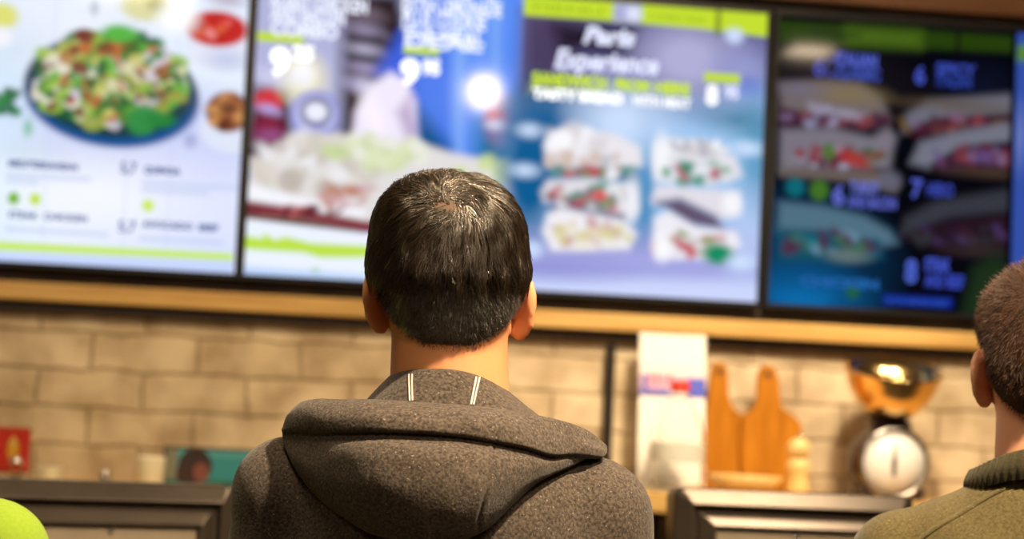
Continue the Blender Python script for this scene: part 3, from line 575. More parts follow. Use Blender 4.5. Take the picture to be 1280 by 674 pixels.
pl = empty('stacked_saucers', on_shelf(60, -.25, SZL), 'pale stacked saucers beside the red card', 'saucers')
for k in range(3):
    lathe('saucer', [(.002, .002+k*.009), (.016, k*.009), (.018, .003+k*.009), (.030, .012+k*.009), (.0295, .0135+k*.009), (.016, .006+k*.009), (.002, .005+k*.009)], MT['cream'], pl, n=40)
cp = empty('cream_cup', on_shelf(187, -.25, SZL), 'small cream beaker left of the teal picture', 'cup')
lathe('cup_body', [(.002, .002), (.026, 0), (.029, .004), (.031, .058), (.0312, .062), (.0295, .062), (.027, .008), (.002, .006)], MT['cream'], cp)
lathe('candle_wax', [(.002, .045), (.0275, .045), (.0277, .048), (.002, .049)], MT['white_card'], cp)
def pic_fn(u, v):
    c = np.zeros(u.shape+(3,)); c[:] = (40, 132, 142); c[v > .8] = (70, 150, 160); c[u < .12] = (120, 120, 104); c[v < .15] = (30, 96, 80)
    c[np.hypot((u-.30)/.17, (v-.52)/.50) < 1] = (44, 22, 20); c[np.hypot((u-.36)/.08, (v-.34)/.28) < 1] = (120, 66, 56); c[np.hypot((u-.20)/.09, (v-.3)/.3) < 1] = (50, 28, 24); return c
pf = empty('framed_picture', on_shelf(268, -.15, SZL), 'teal picture of a dark-haired figure leaning behind the left register', 'picture')
print_grid('print', pf, .215, .076, 110, 50, pic_fn, -.003, .002, math.radians(6)); pf.children[0].location.z = .004
bm = bmesh.new(); w = .1085
for q in ((-w, w, -.005, .006, 0, .004), (-w, w, .003, .014, .080, .084), (-w-.004, -w, -.005, .014, 0, .084), (w, w+.004, -.005, .014, 0, .084), (-w, w, .012, .014, 0, .084)): bm_box(bm, *q)
bm_obj('frame', bm, MT['dark_trim'], pf)
kn = empty('pepper_shaker', on_shelf(131, -.25, SZL), 'short steel pepper shaker between the saucers and the cream beaker', 'shaker')
lathe('shaker_body', [(.002, 0), (.012, 0), (.0125, .003), (.011, .02), (.010, .022)], MT['steel'], kn, n=32)
lathe('shaker_cap', [(.010, .022), (.0118, .024), (.010, .031), (.004, .0345), (.001, .035)], MT['chrome'], kn, n=32)

# ------------------------------------------------------------------ counter and registers
ct = empty('service_counter', (.6, -1.65, 0), 'dark service counter carrying the two registers', 'counter')
box('counter_body', -2.4, 2.6, -.32, .38, .08, .94, MT['laminate'], ct, .004)
box('plinth', -2.38, 2.58, -.27, .34, 0, .08, MT['dark_trim'], ct)
box('worktop', -2.45, 2.65, -.38, .42, .94, .975, MT['dark_board'], ct, .006)
for k in range(5): box('front_panel', -2.36+k*.99, -1.40+k*.99, -.332, -.32, .14, .9, MT['red_wood'], ct, .004)
def rrect(w, h, ins, y, r, n=6):
    a, b = w/2-ins, h/2-ins; r = max(r-ins*.6, .002); P = []
    for sx, sz, a0 in ((1, 1, 0), (-1, 1, 90), (-1, -1, 180), (1, -1, 270)):
        for k in range(n+1):
            t = math.radians(a0+90*k/n); P.append((sx*(a-r)+r*math.cos(t), y, sz*(b-r)+r*math.sin(t)))
    return P
def ringloft(name, rings, m, parent, cap0=False, cap1=False):
    n = len(rings[0]); V = [p for r in rings for p in r]; F = grid_faces(len(rings), n, True)
    if cap0: F.append(list(range(n)))
    if cap1: F.append([len(V)-n+k for k in range(n)][::-1])
    bm = bmesh.new(); vs = [bm.verts.new(p) for p in V]
    for f in F: bm.faces.new([vs[i] for i in f])
    o = bm_obj(name, bm, m, parent); return o
def register(x, y, ztop, rz, tilt, label, w=.40, h=.30, y_off=0):
    e = empty('register_terminal', (x, y, .975), label, 'register', None, rz)
    zc = ztop-.975-h/2*math.cos(tilt); R = Matrix.Translation((0, 0, zc)) @ Matrix.Rotation(tilt, 4, 'X')
    spec = [(.0, .050), (0, .0), (.002, -.004), (.004, -.006), (.024, -.024), (.027, -.026), (.029, -.024), (.031, -.010), (.038, -.009), (.038, .02)]
    parts = [ringloft('casing', [rrect(w, h, i, yy, .014) for i, yy in spec], MT['casing'], e, True, True)]
    spec2 = [(.0375, .01), (.0375, -.012), (.040, -.016), (.060, -.033), (.063, -.033), (.065, -.028), (.066, -.010)]
    parts.append(ringloft('inner_frame', [rrect(w, h, i, yy, .014) for i, yy in spec2], MT['casing'], e, True, True))
    bm = bmesh.new(); bm_box(bm, -w/2+.066, w/2-.066, -.022, -.009, -h/2+.066, h/2-.066, .002)
    for k in range(9): bm_box(bm, -.07, .07, -.0255, -.0238, -h/2+.09+k*.006, -h/2+.0925+k*.006)
    parts.append(bm_obj('back_panel', bm, MT['casing_panel'], e))
    parts.append(lathe('screw', [(.001, -.0275), (.004, -.0272), (.005, -.024), (.001, -.0235)], MT['chrome'], e, (-.002, .002, h/2-.074), 20, 'y'))
    bm = bmesh.new(); bm_box(bm, -w/2+.012, w/2-.012, .049, .052, -h/2+.012, h/2-.012); parts.append(bm_obj('touch_screen', bm, MT['bezel'], e))
    for o in parts: o.data.transform(R)
    bm = bmesh.new(); bm_box(bm, -.04, .04, .0, .045, .012, zc-.02, .006); bm_box(bm, -.11, .11, -.07, .13, 0, .014, .005)
    bm_obj('stand', bm, MT['casing'], e)
    return e
register(-.040, -1.60, 1.317, math.radians(16), math.radians(0), 'dark register terminal at lower left seen from behind')
register(1.05, -1.60, 1.346, math.radians(0), math.radians(-4), 'shiny register terminal at lower right seen from behind')

# ------------------------------------------------------------------ people: signed-distance modelling
def smin(a, b, k):
    if k <= 0: return np.minimum(a, b)
    h = np.clip(.5+.5*(b-a)/k, 0, 1); return b*(1-h)+a*h-k*h*(1-h)
def ell_f(c, r, rot=None):
    c = np.array(c); r = np.array(r)
    def f(X, Y, Z):
        x, y, z = X-c[0], Y-c[1], Z-c[2]
        if rot is not None: x, y, z = [rot[i][0]*x+rot[i][1]*y+rot[i][2]*z for i in range(3)]
        k0 = np.sqrt((x/r[0])**2+(y/r[1])**2+(z/r[2])**2); k1 = np.sqrt((x/r[0]**2)**2+(y/r[1]**2)**2+(z/r[2]**2)**2)+1e-9
        return k0*(k0-1)/k1
    R = max(r); return f, c-R, c+R
def cap_f(a, b, ra, rb):
    a = np.array(a, float); b = np.array(b, float); d = b-a; L = d@d
    def f(X, Y, Z):
        t = np.clip(((X-a[0])*d[0]+(Y-a[1])*d[1]+(Z-a[2])*d[2])/L, 0, 1)
        return np.sqrt((X-a[0]-t*d[0])**2+(Y-a[1]-t*d[1])**2+(Z-a[2]-t*d[2])**2)-(ra+(rb-ra)*t)
    R = max(ra, rb); return f, np.minimum(a, b)-R, np.maximum(a, b)+R
class Field:
    def __init__(s, lo, hi, h):
        s.lo = np.array(lo, float); s.h = h; s.n = np.ceil((np.array(hi)-s.lo)/h).astype(int)+1; s.D = np.full(s.n, .08, np.float32)
    def sub(s, lo, hi, m):
        a = np.clip(np.floor((lo-m-s.lo)/s.h).astype(int), 0, s.n); b = np.clip(np.ceil((hi+m-s.lo)/s.h).astype(int)+1, 0, s.n)
        sl = tuple(slice(i, j) for i, j in zip(a, b)); g = np.meshgrid(*[(np.arange(i, j)*s.h+o).astype(np.float32) for i, j, o in zip(a, b, s.lo)], indexing='ij')
        return sl, g
    def add(s, prim, k=.01):
        f, lo, hi = prim; sl, g = s.sub(lo, hi, .03+k); s.D[sl] = smin(s.D[sl], f(*g), k); return s
    def cut(s, prim, k=.005):
        f, lo, hi = prim; sl, g = s.sub(lo, hi, .03+k); s.D[sl] = -smin(-s.D[sl], f(*g), k); return s
    def mesh(s, smooth=2):
        D = s.D; inside = D < 0; n = D.shape
        cnt = np.zeros(tuple(k-1 for k in n), np.int8); acc = None
        for c in np.ndindex(2, 2, 2): cnt += inside[c[0]:n[0]-1+c[0], c[1]:n[1]-1+c[1], c[2]:n[2]-1+c[2]]
        act = (cnt > 0) & (cnt < 8); idx = np.argwhere(act); vid = np.full(act.shape, -1, int); vid[act] = np.arange(len(idx))
        P = np.zeros((len(idx), 3)); W = np.zeros(len(idx))
        for ax in range(3):
            o1, o2 = [i for i in range(3) if i != ax]
            for a in (0, 1):
                for b in (0, 1):
                    c0 = np.zeros(3, int); c0[o1] = a; c0[o2] = b; c1 = c0.copy(); c1[ax] = 1
                    i0 = idx+c0; i1 = idx+c1; d0 = D[i0[:, 0], i0[:, 1], i0[:, 2]]; d1 = D[i1[:, 0], i1[:, 1], i1[:, 2]]
                    x = (d0 < 0) != (d1 < 0); t = np.where(x, d0/np.where(x, d0-d1, 1), 0)
                    P[x] += c0+(c1-c0)*t[x, None]; W[x] += 1
        V = s.lo+(idx+P/W[:, None])*s.h; F = []
        for ax in range(3):
            o1, o2 = (ax+1) % 3, (ax+2) % 3
            sl0 = [slice(1, n[i]-1) for i in range(3)]; sl0[ax] = slice(0, n[ax]-1); sl1 = list(sl0); sl1[ax] = slice(1, n[ax])
            a = inside[tuple(sl0)]; b = inside[tuple(sl1)]; E = np.argwhere(a != b); fl = a[tuple(E.T)]
            base = E.copy(); base[:, o1] += 1; base[:, o2] += 1
            q = []
            for da, db in ((-1, -1), (0, -1), (0, 0), (-1, 0)):
                p = base.copy(); p[:, o1] += da; p[:, o2] += db; q.append(vid[p[:, 0], p[:, 1], p[:, 2]])
            q = np.stack(q, 1); q[~fl] = q[~fl][:, ::-1]; F.append(q)
        F = np.vstack(F); F = F[(F >= 0).all(1)]
        e = np.vstack([F[:, [0, 1]], F[:, [1, 2]], F[:, [2, 3]], F[:, [3, 0]]]); deg = np.bincount(e.ravel(), minlength=len(V))[:, None]+1e-9
        for it in range(smooth*2):
            S = np.zeros_like(V); np.add.at(S, e[:, 0], V[e[:, 1]]); np.add.at(S, e[:, 1], V[e[:, 0]])
            V = V+(.5 if it % 2 == 0 else -.52)*(S/deg-V)
        return V, F

class Person:
    """Design frame: x to the person's right-hand side as seen from behind, y forwards (away from the viewer), z up, 1.70 m tall; scaled and leaned."""
    def __init__(s, px, py, dist, scale, lean, rz, label):
        d = ray(px, py); W = CAM+d*dist/(d@fwd)
        s.rz, s.k, s.S = rz, lean, scale
        zd = W[2]/scale; off = -lean*max(zd-.9, 0)*scale
        s.o = np.array([W[0]-off*math.cos(rz), W[1]-off*math.sin(rz), 0])
        s.e = empty('person', s.o, label, 'person', None, rz, scale)
    def P(s, px, py, y):                            # photo point at design depth y -> design coordinates
        c, q = math.cos(-s.rz), math.sin(-s.rz); R = np.array([[c, -q, 0], [q, c, 0], [0, 0, 1]])
        o = R@(CAM-s.o)/s.S; d = R@ray(px, py); t = (y-o[1])/d[1]; p = o+d*t
        p[0] += s.k*max(p[2]-.9, 0); return p
    def fin(s, V):
        V = np.array(V, float); V[:, 0] -= s.k*np.maximum(V[:, 2]-.9, 0); return V
    def mesh(s, name, V, F, m, parent=None): return mesh_np(name, s.fin(V), F, m, parent or s.e)

def head_prims(F):
    F.add(ell_f((0, -.004, 1.612), (.077, .094, .082)), .0)
    F.add(ell_f((0, -.034, 1.578), (.067, .058, .062)), .02)
    F.add(ell_f((0, .038, 1.565), (.062, .056, .08)), .02); F.add(ell_f((0, .046, 1.522), (.05, .047, .043)), .02)
    F.add(cap_f((0, -.014, 1.36), (0, -.006, 1.55), .066, .0595), .02)
    F.add(cap_f((0, .092, 1.588), (0, .108, 1.555), .007, .012), .008); F.add(cap_f((-.014, .095, 1.552), (.014, .095, 1.552), .008, .008), .006)
    F.add(cap_f((-.036, .080, 1.604), (.036, .080, 1.604), .010, .010), .012); F.add(ell_f((0, .082, 1.494), (.02, .016, .014)), .012)
    F.add(ell_f((0, .089, 1.527), (.023, .011, .006)), .004); F.add(ell_f((0, .088, 1.517), (.020, .011, .006)), .004)
    for sx in (-1, 1):
        F.cut(ell_f((sx*.031, .094, 1.588), (.016, .014, .010)), .006)
        F.add(ell_f((sx*.044, .066, 1.560), (.02, .02, .016)), .012)
def ear_prims(F):
    for sx in (-1, 1):
        a = math.radians(34); b = math.radians(6)
        e1 = np.array([math.cos(a)*sx, math.sin(a), 0]); e2 = np.array([math.sin(a)*sx, -math.cos(a), 0]); e3 = np.array([0, 0, 1.])
        e2r = e2*math.cos(b)+e3*math.sin(b); e3r = e3*math.cos(b)-e2*math.sin(b); R = [e1, e2r, e3r]; c = np.array([sx*.0775, .002, 1.563])
        F.add(ell_f(c, (.0065, .020, .032), R), .006); F.add(ell_f((sx*.073, .008, 1.537), (.0075, .010, .010)), .008)
        F.add(ell_f(c+e2r*.011+e3r*.010-e1*.001, (.0065, .011, .021), R), .004)
        F.cut(ell_f(c+e1*.0095, (.006, .013, .021), R), .003); F.cut(ell_f(c+e1*.006+e2*-.004-e3*.006, (.006, .008, .010), R), .003)
ARM = {}
def limbs(sx, cx):
    sh = (cx, 0, 1.352); el = (cx+sx*.045, .0, 1.08); wr = (cx+sx*.035, .055, .855); return sh, el, wr
def hand_prims(F, wr, sx):
    x, y, z = wr
    F.add(cap_f((x, y, z+.03), (x, y+.004, z-.01), .026, .024), .01)
    F.add(ell_f((x-sx*.002, y+.010, z-.052), (.017, .040, .048)), .012)
    base = [(.036, -.088, .074), (.014, -.094, .082), (-.009, -.092, .076), (-.030, -.084, .062)]
    for k, (dy, dz, L) in enumerate(base):
        p0 = np.array([x, y+.010+dy*.9, z+dz+.012]); d1 = np.array([-sx*.12, .03, -1]); d2 = np.array([-sx*.45, .05, -.9]); d3 = np.array([-sx*.75, .06, -.66])
        p1 = p0+d1/np.linalg.norm(d1)*L*.46; p2 = p1+d2/np.linalg.norm(d2)*L*.32; p3 = p2+d3/np.linalg.norm(d3)*L*.22
        F.add(cap_f(p0, p1, .0095, .0088), .003); F.add(cap_f(p1, p2, .0088, .008), .002); F.add(cap_f(p2, p3, .008, .007), .002)
    p0 = np.array([x-sx*.004, y+.036, z-.03]); p1 = p0+[-sx*.012, .026, -.028]; p2 = p1+[-sx*.010, .010, -.030]; p3 = p2+[-sx*.006, .0, -.022]
    F.add(cap_f(p0, p1, .015, .0115), .008); F.add(cap_f(p1, p2, .011, .0095), .003); F.add(cap_f(p2, p3, .0095, .008), .002)
def build_body(p, skin, cxl=-.165, cxr=.147):
    F = Field((-.30, -.17, .0), (.30, .17, 1.72), .0042)
    head_prims(F); ear_prims(F)
    F.add(cap_f((-.12, -.01, 1.345), (.11, -.01, 1.345), .04, .04), .03)
    F.add(ell_f((-.006, 0, 1.22), (.145, .085, .20)), .03); F.add(ell_f((-.006, 0, 1.0), (.135, .085, .16)), .03)
    for sx, cx in ((-1, cxl), (1, cxr)):
        sh, el, wr = limbs(sx, cx)
        F.add(cap_f((sh[0]-sx*.02, 0, sh[2]), el, .042, .034), .02); F.add(cap_f(el, wr, .036, .025), .01); hand_prims(F, wr, sx)
        F.add(cap_f((sx*.075, 0, .92), (sx*.085, .005, .48), .075, .052), .02); F.add(cap_f((sx*.085, .005, .48), (sx*.09, -.01, .09), .05, .034), .01)
        F.add(cap_f((sx*.09, -.025, .045), (sx*.10, .12, .03), .032, .024), .01)
    V, Q = F.mesh(2)
    o = p.mesh('body', V, Q, skin)
    for sx in (-1, 1):
        bm = bmesh.new(); bmesh.ops.create_uvsphere(bm, u_segments=20, v_segments=12, radius=.0125); me = bpy.data.meshes.new('eye'); bm.to_mesh(me); bm.free()
        me.transform(Matrix.Translation((sx*.031-p.k*.69, .076, 1.588))); link('eye', me, MT['eye'], p.e)
    return V, Q
def build_garments(p, top_mat, cxl=-.165, cxr=.147, rsh=.061, trap=(.052, .05), bulk=0.0, zsh=1.355, traplift=0.0):
    F = Field((-.31, -.20, .70), (.31, .20, 1.50), .005)
    F.add(cap_f((cxl, 0, zsh), (cxr, 0, zsh-.008), rsh, rsh), 0)
    F.add(ell_f((-.008, -.002, 1.24), (.188+bulk, .125+bulk, .19)), .03); F.add(ell_f((-.008, 0, 1.02), (.175+bulk, .122+bulk, .21)), .04)
    F.add(cap_f((-.10, -.012, zsh+.008+traplift), (-.04, -.012, zsh+.038+traplift), trap[0], trap[1]), .04); F.add(cap_f((.085, -.012, zsh+.004+traplift), (.03, -.012, zsh+.034+traplift), trap[0], trap[1]), .04)
    F.add(cap_f((-.06, -.03, 1.33), (.05, -.03, 1.33), .085, .085), .03)
    if traplift: F.add(cap_f((-.022, -.024, 1.397), (.02, -.024, 1.397), .068, .068), .03)
    for sx, cx in ((-1, cxl), (1, cxr)):
        sh, el, wr = limbs(sx, cx)
        F.add(cap_f((sh[0], 0, zsh-.008), el, rsh-.001, .052), .012); F.add(cap_f(el, (wr[0], wr[1], wr[2]+.02), .052, .040), .01)
        F.cut(cap_f((wr[0]+sx*.0, wr[1]+.01, wr[2]-.02), (wr[0], wr[1], wr[2]+.012), .034, .030), .003)
    f0 = lambda X, Y, Z: np.where(np.hypot(X, Y) < .165, Z-.82, -1)
    F.D = np.maximum(F.D, (.835-F.lo[2]-np.arange(F.n[2])[None, None]*F.h+np.zeros(F.n)) * (np.abs(np.arange(F.n[0])*F.h+F.lo[0]) < .19)[:, None, None]-.0*1).astype(np.float32) if False else F.D
    V, Q = F.mesh(2)
    n = shrink_noise(V, .0028, 34, 5); d = V-np.array([0, 0, 0]); r = np.c_[V[:, 0]*.4, V[:, 1], 0*V[:, 0]]; r /= np.linalg.norm(r, axis=1)[:, None]+1e-6
    V = V+r*n[:, None]
    j = p.mesh('jacket', V, Q, top_mat)
    G = Field((-.24, -.17, .02), (.24, .17, .98), .006)
    G.add(ell_f((0, 0, .90), (.150, .105, .09)), 0)
    for sx in (-1, 1): G.add(cap_f((sx*.075, 0, .88), (sx*.085, .005, .48), .086, .066), .02); G.add(cap_f((sx*.085, .005, .48), (sx*.09, -.008, .09), .066, .056), .015)
    V2, Q2 = G.mesh(1); p.mesh('trousers', V2, Q2, MT['denim'])
    for sx in (-1, 1):
        S = Field((-.2, -.12, -.005), (.2, .22, .14), .005)
        S.add(cap_f((sx*.09, -.03, .045), (sx*.10, .13, .036), .040, .033), 0); S.add(cap_f((sx*.09, -.02, .05), (sx*.09, -.015, .10), .042, .044), .015)
        V3, Q3 = S.mesh(1); V3[:, 2] = np.maximum(V3[:, 2], .0005); p.mesh('shoe', V3, Q3, MT['shoe'])
    return j
# ---- hair
HP = [0, 22, 38, 54, 72, 84, 96, 106, 116, 126, 180]; HZ = [1.511, 1.513, 1.523, 1.536, 1.560, 1.597, 1.602, 1.585, 1.580, 1.635, 1.655]
def hairline(V): return np.interp(np.degrees(np.abs(np.arctan2(V[:, 0], -V[:, 1]))), HP, HZ)
def strands(roots, dirs_fn, length, seg, width, proj=None, taper=.25, rng=RNG, clump=0, shade=1.0):
    N = len(roots); P = [roots]; p = roots.copy(); st = (length/seg)[:, None]
    for k in range(seg):
        d = dirs_fn(p, (k+.5)/seg); p = p+d*st
        if proj is not None: p = proj(p, (k+1)/seg)
        P.append(p)
    P = np.stack(P, 1)
    if clump:                                                   # neighbouring strands gather into locks
        ci = rng.choice(N, clump, replace=False); near = np.empty(N, int)
        for a in range(0, N, 2000): near[a:a+2000] = np.argmin(((roots[a:a+2000, None]-roots[ci][None])**2).sum(2), 1)
        tt_ = (np.linspace(0, 1, seg+1)[None, :, None]**1.0)*rng.uniform(.35, .85, (N, 1, 1)); Pc = P[ci[near]]; P = P+(Pc-P)*tt_
    T = np.gradient(P, axis=1); T /= np.linalg.norm(T, axis=2, keepdims=True)+1e-12
    a = rng.normal(size=(N, 1, 3)); A = np.cross(T, a); A /= np.linalg.norm(A, axis=2, keepdims=True)+1e-12; B = np.cross(T, A)
    w = (width[:, None]*np.linspace(1, taper, seg+1)[None])[..., None]/2
    ring = np.stack([P+w*(A*math.cos(t)+B*math.sin(t)) for t in (0, 2.094, 4.189)], 2)       # N,seg+1,3,3
    V = ring.reshape(-1, 3); base = (np.arange(N)*(seg+1)*3)[:, None, None]+(np.arange(seg)*3)[None, :, None]
    k = np.arange(3)[None, None]; k2 = (k+1) % 3
    F = np.stack([base+k, base+k2, base+3+k2, base+3+k], -1).reshape(-1, 4)
    return V, F, np.repeat(rng.random(N)**2.0*.8*shade, (seg+1)*3)
def face_points(V, Q, sel, n, rng=RNG):
    q = Q[sel]; a, b, c, d = [V[q[:, i]] for i in range(4)]; nr = np.cross(c-a, d-b); ar = np.linalg.norm(nr, axis=1); i = rng.choice(len(q), n, p=ar/ar.sum())
    u = rng.random((n, 1)); v = rng.random((n, 1))
    return (a[i]*(1-u)+b[i]*u)*(1-v)+(d[i]*(1-u)+c[i]*u)*v, nr[i]/(ar[i][:, None]+1e-12)
def hair_obj(p, pieces, m):
    off = 0; Vs, Fs, Cs = [], [], []
    for V, F, c in pieces: Vs.append(V); Fs.append(F+off); Cs.append(c); off += len(V)
    V = p.fin(np.vstack(Vs)); F = np.vstack(Fs); c = np.concatenate(Cs)
    me = bpy.data.meshes.new('hair'); me.vertices.add(len(V)); me.vertices.foreach_set('co', V.astype(np.float32).ravel())
    me.loops.add(F.size); me.loops.foreach_set('vertex_index', F.astype(np.int32).ravel()); me.polygons.add(len(F))
    me.polygons.foreach_set('loop_start', (np.arange(len(F))*4).astype(np.int32)); me.update(calc_edges=True)
    ca = me.color_attributes.new('Col', 'FLOAT_COLOR', 'POINT'); ca.data.foreach_set('color', np.repeat(np.c_[c, c, c, np.ones(len(c))], 1, 0).astype(np.float32).ravel())
    return link('hair', me, m, p.e)
def scalp_cap(V, Q, sel, d):
    q = Q[sel]; n = np.zeros_like(V); fn = np.cross(V[Q[:, 2]]-V[Q[:, 0]], V[Q[:, 3]]-V[Q[:, 1]])
    for k in range(4): np.add.at(n, Q[:, k], fn)
    n /= np.linalg.norm(n, axis=1)[:, None]+1e-12; u, inv = np.unique(q, return_inverse=True); W = V[u]+n[u]*d
    return W, inv.reshape(q.shape), np.full(len(u), .12)
def is_head(V, Q):
    c = V[Q].mean(1); r = (c[:, 2] > 1.49) & (np.abs(c[:, 0]) < .09)
    ear = (np.abs(c[:, 0]) > .066) & (c[:, 2] < 1.603) & (c[:, 2] > 1.522) & (c[:, 1] > -.03) & (c[:, 1] < .035)
    return c, r & ~ear
def norm(a): return a/(np.linalg.norm(a, axis=-1, keepdims=True)+1e-12)

# ================================================================== the man in the dark jacket
A = Person(562, 450, 2.40, 1.0, .0465, YAW, 'person in the centre in a charcoal hooded wool jacket, seen from behind')
BV, BQ = build_body(A, MT['skin'])
jk = build_garments(A, MT['wool'])
# long hair on top: a combed volume, then strands laid over it
def vol(X, Y, Z):
    n = 2.45; x = X/np.where(X < 0, .0875, .0855); y = (Y+.004)/.104; z = (Z-1.612)/np.where(Z > 1.612, .089, .10)
    f = (np.abs(x)**n+np.abs(y)**n+np.abs(z)**n)**(1/n)-1
    return f*.088
def vgrad(p, e=1e-3):
    g = np.stack([(vol(*(p+d).T)-vol(*(p-d).T))/(2*e) for d in np.eye(3)*e], -1); return g
LP_, LZ_ = [0, 50, 80, 100, 120, 140, 180], [1.590, 1.588, 1.598, 1.603, 1.62, 1.655, 1.665]
def ledge(p): return np.interp(np.degrees(np.abs(np.arctan2(p[:, 0], -p[:, 1]))), LP_, LZ_)
HF = Field((-.11, -.13, 1.56), (.11, .13, 1.72), .003)
g = np.meshgrid(*[np.arange(k)*HF.h+o for k, o in zip(HF.n, HF.lo)], indexing='ij')
pp = np.stack([q.ravel() for q in g], 1)
d0 = vol(*pp.T); dl = ledge(pp)-pp[:, 2]; hh = -smin(-d0, -dl, .010)
whorl = np.array([.003, -.088, 1.657])
HF.D = (hh.reshape(HF.n)+.0028).astype(np.float32)
HV, HQ = HF.mesh(2)
c, hd = is_head(BV, BQ)
capsel = hd & (c[:, 2] > hairline(c)+.007)
pieces = [scalp_cap(BV, BQ, capsel, .0022), (HV, HQ, np.where(np.hypot((HV[:, 0]-.004)/.022, (HV[:, 2]-1.657+.12*(HV[:, 0]))/.006) < 1, .97, .10))]
# roots over the volume
cc = HV[HQ].mean(1); N1 = 15000
r1, n1 = face_points(HV, HQ, (cc[:, 2] > ledge(cc)+.004) & ((np.hypot((cc[:, 0]-.004)/.016, (cc[:, 2]-1.657)/.0045) > 1) | (np.arange(len(cc)) % 3 > 0)), N1)
r1 = r1+n1*.001
clump = RNG.normal(size=(260, 3)); clump = norm(clump)
def flow(p, t):
    g = norm(vgrad(p)); v = p-whorl; v = v-g*(v*g).sum(1)[:, None]; dist = np.linalg.norm(v, axis=1)[:, None]; v = norm(v)
    sw = np.cross(g, v)*(-1.0)
    down = np.array([0, 0, -1.]); dn = down-g*(g@down)[:, None]
    front = np.array([0.25, 1., 0]); fr = front-g*(g@front)[:, None]
    top = np.clip((p[:, 2:3]-1.645)/.04, 0, 1)*np.clip((p[:, 1:2]+.085)/.05, 0, 1)
    d = v+sw*(.9*np.exp(-dist/.035)+.15)+dn*.75*(1-top)*np.clip(dist/.03, 0, 1)+fr*.35*top
    i = np.argmin(((p[:, None]-np.array([0, 0, 1.61])-clump[None]*.09)**2).sum(2), 1) if False else None
    w = np.stack([np.sin(p[:, 0]*310+p[:, 2]*90+1)+np.sin(p[:, 2]*240-p[:, 0]*130), np.sin(p[:, 1]*280+p[:, 0]*60), np.sin(p[:, 0]*260-p[:, 1]*170)], 1)
    w = w-g*(w*g).sum(1)[:, None]
    return norm(norm(d)+w*.22+JIT*.17)
JIT = RNG.normal(size=(N1, 3)); LIFT = RNG.uniform(.001, .0062, N1); SIDE = np.clip(1.35-np.abs(r1[:, 0])/.075, .1, 1)
def clumpy(p): return .0011*np.sin(p[:, 0]*520+p[:, 2]*110+2*np.sin(p[:, 2]*130))+.0008*np.sin(p[:, 0]*840-p[:, 2]*240)
def proj(p, t):
    g = vgrad(p); l = np.linalg.norm(g, axis=1); f = vol(*p.T)-.0006*np.sin(p[:, 0]*210+60*p[:, 1]+2.2*np.sin(p[:, 2]*60))*np.clip(np.linalg.norm(p-whorl, axis=1)/.03-.5, 0, 1); tgt = -.0030+(LIFT*SIDE+.0035*np.clip(1-(p[:, 2]-ledge(p))/.03, 0, 1))*t*np.clip(np.linalg.norm(p-whorl, axis=1)/.03, .25, 1)
    q = p-norm(g)*((f/l-tgt))[:, None]
    low = ledge(p)-.004; under = np.clip((low-q[:, 2])/.012, 0, 1)
    q[:, :2] *= (1-.012*under)[:, None]
    return q
L1 = RNG.uniform(.026, .050, N1)*np.clip(np.linalg.norm(r1-whorl, axis=1)/.035, .45, 1)
L1 = np.minimum(L1, np.maximum((r1[:, 2]-ledge(r1)+.004+RNG.uniform(0, .026, N1))*1.15, .008))
pieces.append(strands(r1, flow, L1, 8, RNG.uniform(.00055, .0011, N1), proj, .2, RNG, 1100))
# cropped hair at the back and sides
def crop(n, sel_lo, lo, hi, wid, seed):
    rg = np.random.default_rng(seed); s = hd & (c[:, 2] > hairline(c)-.001) & sel_lo
    r, nn = face_points(BV, BQ, s, n, rg); h = r[:, 2]-hairline(r); keep = rg.random(n) < np.clip(.22+h/.018, 0, 1); r, nn, h = r[keep], nn[keep], h[keep]
    Ln = rg.uniform(lo, hi, len(r))*np.clip(.2+h/.03, 0, 1); jt = rg.normal(size=r.shape)*.42
    base = norm(nn*.55+np.array([0, -.05, -1.])*.8+jt)
    def fl(p, t): return norm(base*(1-.2*t)+np.array([0, 0, -1.])*.35*t)
    return strands(r, fl, Ln, 3, np.full(len(r), wid)*rg.uniform(.7, 1.2, len(r)), None, .3, rg, 0, .32)  # darker strand colour stands in for shadow below the longer hair
pieces.append(crop(9500, c[:, 2] < ledge(c)+.012, .008, .013, .00062, 5))
hair_obj(A, pieces, MT['hair_dark'])['label'] = 'dark brown hair, longer on top with a whorl, cropped at the nape'

